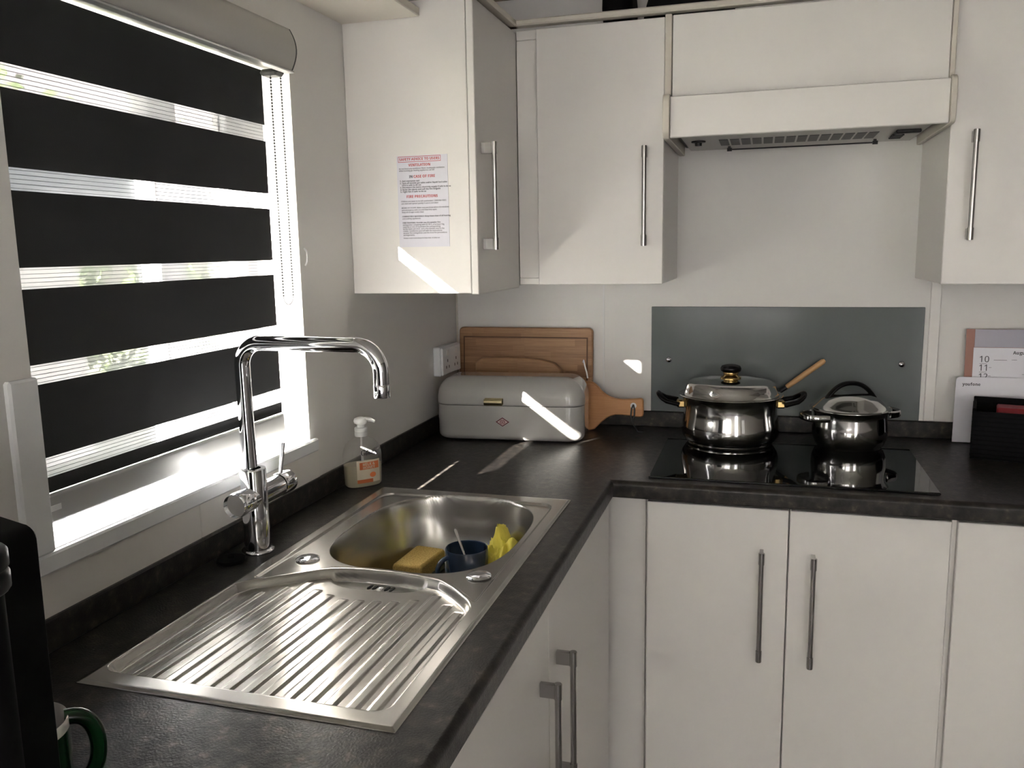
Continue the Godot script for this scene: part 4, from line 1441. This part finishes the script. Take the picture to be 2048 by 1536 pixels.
# ---------------------------------------------------------------- things in the bowl
func build_bowl_things() -> void:
	var fy := -BOWL + 0.0035 - 0.0036
	# sponge
	var t := thing("sponge", "yellow washing-up sponge with scourer lying in the sink bowl", "sponge", Vector3(0.2455, fy + 0.0005, 0.9135), -0.06)
	var st := mk()
	var rings := []
	for i in 6:
		var y: float = [0.012, 0.014, 0.02, 0.036, 0.0405, 0.0415][i]
		var k: float = [0.002, 0.0, 0.0, 0.0, 0.002, 0.006][i]
		var row := []
		for p in rrect(0.032 - k, 0.056 - k, 0.005, 4):
			row.append(Vector3(p.x, y + 0.0015 * sin(p.x * 60.0) * sin(p.y * 50.0), p.y))
		rings.append(row)
	skin(st, rings)
	part("foam", st, M.sponge, t)
	st = mk()
	var pl := PackedVector2Array()
	for p in rrect(0.032, 0.056, 0.005, 4):
		pl.append(p)
	extrude(st, pl, 0.0, 0.012, Transform3D(Basis(Vector3(1, 0, 0), Vector3(0, 0, 1), Vector3(0, 1, 0)), Vector3.ZERO), 0.002)
	part("scourer", st, M.scourer, t, "dark scouring pad")
	# mug
	t = thing("mug", "dark blue mug standing in the sink bowl with a spoon in it", "mug", Vector3(0.354, fy, 0.933))
	st = mk()
	lathe(st, [Vector2(0, 0), Vector2(0.028, 0), Vector2(0.03, 0.002), Vector2(0.036, 0.012), Vector2(0.0405, 0.03), Vector2(0.0415, 0.055), Vector2(0.0415, 0.0745), Vector2(0.0405, 0.0765), Vector2(0.039, 0.0755), Vector2(0.0385, 0.055), Vector2(0.037, 0.03), Vector2(0.033, 0.012), Vector2(0.0, 0.008)], Transform3D(), 48)
	part("body", st, M.navy, t)
	st = mk()
	var dir := Vector3(-0.65, 0, 0.76)
	var pts := []
	for i in 13:
		var a := -PI / 2 + PI * i / 12
		pts.append(dir * (0.039 + 0.026 * cos(a)) + Vector3(0, 0.041 + 0.024 * sin(a), 0))
	tube(st, pts, 0.0048, 12)
	part("handle", st, M.navy, t)
	# teaspoon
	t = thing("teaspoon", "steel teaspoon leaning inside the dark blue mug", "spoon", Vector3(0.354, fy + 0.0085, 0.933))
	st = mk()
	var b0 := Vector3(0.373, fy + 0.014, 0.945)
	var b1 := Vector3(0.3255, -0.026, 0.919)
	tube(st, [b0, b0.lerp(b1, 0.3), b0.lerp(b1, 0.8), b1.lerp(b0, 0.03), b1], [0.0022, 0.0022, 0.0032, 0.0038, 0.002], 12, true, Vector2(1.0, 0.45))
	laid("stem", st, M.steel, t)
	st = mk()
	lathe(st, [Vector2(0, -0.004), Vector2(0.009, -0.0015), Vector2(0.0115, 0.001), Vector2(0.0112, 0.002), Vector2(0.007, -0.0002), Vector2(0, -0.0025)], Transform3D(Basis(Vector3(0, 1, 0), Vector3(-1, 0, 0), Vector3(0, 0, 1)), b0 + Vector3(-0.004, 0.006, 0.0)), 24, Vector2(1.2, 0.9))
	laid("bowl", st, M.steel, t)
	# crumpled cloth: a sheet gathered into folds, draped over a mound
	t = thing("dishcloth", "crumpled yellow dishcloth heaped at the right end of the sink bowl", "cloth", Vector3(0.415, fy, 0.876))
	t.scale = Vector3(1.12, 1.18, 1.15)
	var nz := FastNoiseLite.new()
	nz.seed = 21
	nz.frequency = 1.0
	st = mk()
	rings = []
	var cnt := 96
	for j in 33:
		var v := j / 32.0
		var row := []
		for i in cnt:
			var ang := TAU * i / cnt
			var rim := 0.062 * (1.0 + 0.16 * sin(3.0 * ang + 0.6) + 0.07 * sin(7.0 * ang))
			var q := Vector2(cos(ang), sin(ang)) * rim * v
			var wv := nz.get_noise_2d(q.x * 22.0, q.y * 22.0)
			var la := 0.078 * exp(-(q - Vector2(-0.014, -0.026)).length_squared() / 0.0007)
			var lb := 0.05 * exp(-(q - Vector2(0.022, 0.022)).length_squared() / 0.0011)
			var lc := 0.045 * exp(-(q - Vector2(-0.03, 0.01)).length_squared() / 0.0008)
			var crest := 1.0 - absf(sin(q.x * 95.0 + q.y * 60.0 + wv * 4.0))
			var crest2 := 1.0 - absf(sin(q.y * 120.0 - q.x * 50.0 + wv * 5.0 + 1.0))
			var y: float = maxf(la, maxf(lb, lc)) * 0.75 + (la + lb + lc) * 0.2 + (0.011 * crest * crest + 0.008 * crest2) * (1.0 - v * v)
			row.append(Vector3(q.x + 0.006 * wv, 0.003 + y * smoothstep(1.0, 0.72, v), q.y))
		rings.append(row)
	skin(st, rings, false, false)
	part("folds", st, M.yellow, t)
	st = mk()
	rings = []
	for j in 9:
		var v := j / 8.0
		var row := []
		for i in 25:
			var u := i / 24.0
			var n1 := nz.get_noise_2d(u * 4.0, v * 3.0 + 4.0)
			row.append(Vector3(lerpf(-0.012, 0.05, u), 0.03 + 0.03 * sin(u * 2.6) + 0.014 * sin(v * 5.0 + u * 4.0) + 0.012 * n1, lerpf(0.005, 0.07, v) + 0.012 * n1 + u * 0.01))
		rings.append(row)
	skin(st, rings, false, false, false)
	part("loose_corner", st, M.yellow, t)

# ---------------------------------------------------------------- right-hand end of the worktop
func build_right_things() -> void:
	# calendar leaning on the wall
	var t := thing("calendar", "wall calendar with pinkish border and dates 10, 11 and 12 leaning on the wall", "calendar", Vector3(1.55, 0.0, 0.035))
	var lean := Basis(Vector3.RIGHT, -0.04)
	var st := mk()
	box(st, Vector3(-0.16, 0.0, -0.001), Vector3(0.19, 0.292, 0.001), 0, Transform3D(lean, Vector3.ZERO))
	part("backing_card", st, M.pink_card, t, "pinkish brown backing card")
	st = mk()
	box(st, Vector3(-0.1405, 0.246, 0.001), Vector3(0.18, 0.2915, 0.003), 0, Transform3D(lean, Vector3.ZERO))
	part("header", st, M.lilac, t, "pale lilac header")
	st = mk()
	box(st, Vector3(-0.142, 0.0, 0.001), Vector3(0.18, 0.245, 0.0022), 0, Transform3D(lean, Vector3.ZERO))
	part("page", st, M.paper, t)
	for e in [["10", 0.2155], ["11", 0.1935], ["12", 0.171]]:
		lettering("date_number", e[0], 0.021, lean * Vector3(-0.1285, e[1], 0.0024), M.dark_ink, t, false, false, lean)
	lettering("month_text", "August", 0.011, lean * Vector3(-0.0525, 0.233, 0.0024), M.dark_ink, t, true, false, lean)
	for e in [[-0.127, 0.204, 0.017], [-0.127, 0.1825, 0.017], [-0.095, 0.2135, 0.03], [-0.055, 0.2145, 0.012], [-0.105, 0.1945, 0.006], [-0.106, 0.173, 0.006], [-0.03, 0.1785, 0.03]]:
		st = mk()
		box(st, Vector3(e[0], e[1], 0.0022), Vector3(e[0] + e[2], e[1] + 0.0008, 0.0025), 0, Transform3D(lean, Vector3.ZERO))
		part("handwriting", st, M.dark_ink, t)
	# letter standing in front of the calendar
	t = thing("letter", "white letter with rounded corner standing between the black basket and the calendar", "letter", Vector3(1.48, 0.0, 0.05))
	st = mk()
	var pl := PackedVector2Array([Vector2(-0.113, 0.003), Vector2(0.11, 0.003), Vector2(0.11, 0.1715), Vector2(-0.101, 0.1715)])
	for i in 6:
		var a := PI / 2 + PI / 2 * (i + 1) / 6
		pl.append(Vector2(-0.101, 0.1615) + Vector2(cos(a), sin(a)) * 0.01)
	extrude(st, pl, -0.0007, 0.0007, Transform3D(lean, Vector3.ZERO), 0.0002)
	part("sheet", st, M.paper, t)
	lettering("logo_text", "youfone", 0.0105, lean * Vector3(-0.096, 0.153, 0.0009), M.dark_ink, t, true, false, lean)
	# black basket
	t = thing("basket", "black woven basket of oddments at the right end of the worktop", "basket", Vector3(1.408, 0.0, 0.066), -0.222)
	var W := 0.25
	var D := 0.155
	var hh := 0.127
	st = mk()
	box(st, Vector3(0, 0, 0), Vector3(W, 0.004, D), 0.001)
	part("base", st, M.black_soft, t)
	for e in [[0.0, W, 0.0, 0.006, hh], [0.0, W, D - 0.006, D, hh - 0.012], [0.0, 0.006, 0.006, D - 0.006, hh - 0.006], [W - 0.006, W, 0.006, D - 0.006, hh - 0.006]]:
		st = mk()
		box(st, Vector3(e[0], 0.004, e[2]), Vector3(e[1], e[4], e[3]), 0.0015)
		for k in 10:
			box(st, Vector3(e[0] - 0.001, 0.008 + k * 0.0112, e[2] - 0.001), Vector3(e[1] + 0.001, 0.014 + k * 0.0112 if 0.014 + k * 0.0112 < e[4] else e[4], e[3] + 0.001), 0.001)
		part("side", st, M.black_soft, t)
	st = mk()
	box(st, Vector3(-0.035, 0.0, -0.03), Vector3(0.035, 0.111, 0.03), 0.003)
	var rb := part("red_box", st, M.red, self)
	rb.position = Vector3(1.478, H + 0.0045, 0.142)
	rb.rotation.y = -0.222
	tag(rb, "red box standing inside the black basket", "box")
	st = mk()
	tube(st, [Vector3(-0.03, 0.109, 0.0), Vector3(-0.018, 0.121, 0.0), Vector3(0.01, 0.113, 0.0), Vector3(0.04, 0.108, 0)], 0.0022, 8)
	tube(st, [Vector3(0.04, 0.108, 0), Vector3(0.03, 0.0, 0)], 0.0022, 8)
	var gl := part("wire_frame", st, M.steel, self)
	gl.position = Vector3(1.555, H + 0.0065, 0.15)
	tag(gl, "bent steel wire poking out of the black basket", "wire")

# ---------------------------------------------------------------- near left corner
func build_left_things() -> void:
	# coffee machine
	var t := thing("coffee_machine", "black coffee machine standing at the near left end of the worktop", "coffee machine", Vector3(0.2025, 0.0, 2.02))
	var st := mk()
	var pl := PackedVector2Array([Vector2(-0.15, 0.0), Vector2(0.153, 0.0), Vector2(0.1555, 0.296)])
	for i in 6:
		var a := PI / 2 * i / 5
		pl.append(Vector2(0.1435, 0.297) + Vector2(cos(a), sin(a)) * 0.012)
	pl.append(Vector2(0.09, 0.3195))
	pl.append(Vector2(-0.15, 0.322))
	extrude(st, pl, -0.118, -0.05, Transform3D(), 0.004)
	part("body", st, M.black_soft, t)
	st = mk()
	box(st, Vector3(-0.15, 0.0, -0.0495), Vector3(0.208, 0.045, 0.13), 0.006)
	part("base", st, M.black_soft, t)
	st = mk()
	box(st, Vector3(-0.15, 0.21, -0.0495), Vector3(0.02, 0.32, 0.11), 0.01)
	part("brew_head", st, M.black_soft, t)
	st = mk()
	var c := Vector3(0.183, 0, -0.028)
	lathe(st, [Vector2(0.0225, 0.046), Vector2(0.0225, 0.288), Vector2(0.021, 0.29), Vector2(0, 0.29)], Transform3D(Basis(), c), 36)
	part("tank", st, M.black_soft, t)
	for y in [0.2905, 0.3055]:
		st = mk()
		lathe(st, [Vector2(0.0, y), Vector2(0.026, y), Vector2(0.0275, y + 0.002), Vector2(0.0275, y + 0.012), Vector2(0.026, y + 0.014), Vector2(0, y + 0.0145)], Transform3D(Basis(), c), 36)
		part("lid_ring", st, M.black_ring, t, "black ring")
	# green mug
	t = thing("mug", "green and white mug beside the coffee machine at the near left corner", "mug", Vector3(0.257, 0.0, 1.8535))
	st = mk()
	lathe(st, [Vector2(0, 0), Vector2(0.034, 0), Vector2(0.0365, 0.002), Vector2(0.0385, 0.01), Vector2(0.0395, 0.05), Vector2(0.04, 0.086)], Transform3D(), 56)
	part("body", st, M.green, t)
	st = mk()
	lathe(st, [Vector2(0.04, 0.086), Vector2(0.0403, 0.0945), Vector2(0.0395, 0.0965), Vector2(0.0383, 0.0955), Vector2(0.037, 0.05), Vector2(0.035, 0.008), Vector2(0, 0.006)], Transform3D(), 56)
	part("white_rim", st, M.china, t, "white rim and inside")
	st = mk()
	var dir := Vector3(0.68, 0, -0.73)
	var pts := []
	for i in 19:
		var a := -PI / 2 + PI * i / 18
		pts.append(dir * (0.036 + 0.026 * pow(maxf(0.0, cos(a)), 0.7)) + Vector3(0, 0.058 + 0.034 * sin(a), 0))
	tube(st, pts, 0.0074, 14, true, Vector2(1.0, 1.0))
	part("handle", st, M.green, t)
	# white lettering set round the mug
	var chars := "PA"
	for i in 2:
		var ang := 1.47 + i * 0.42
		var nrm := Vector3(sin(ang), 0, cos(ang))
		lettering("lettering", chars[i], 0.042, nrm * 0.0397 + Vector3(0, 0.033, 0), M.china, t, true, false, Basis(Vector3.UP, ang), HORIZONTAL_ALIGNMENT_CENTER)
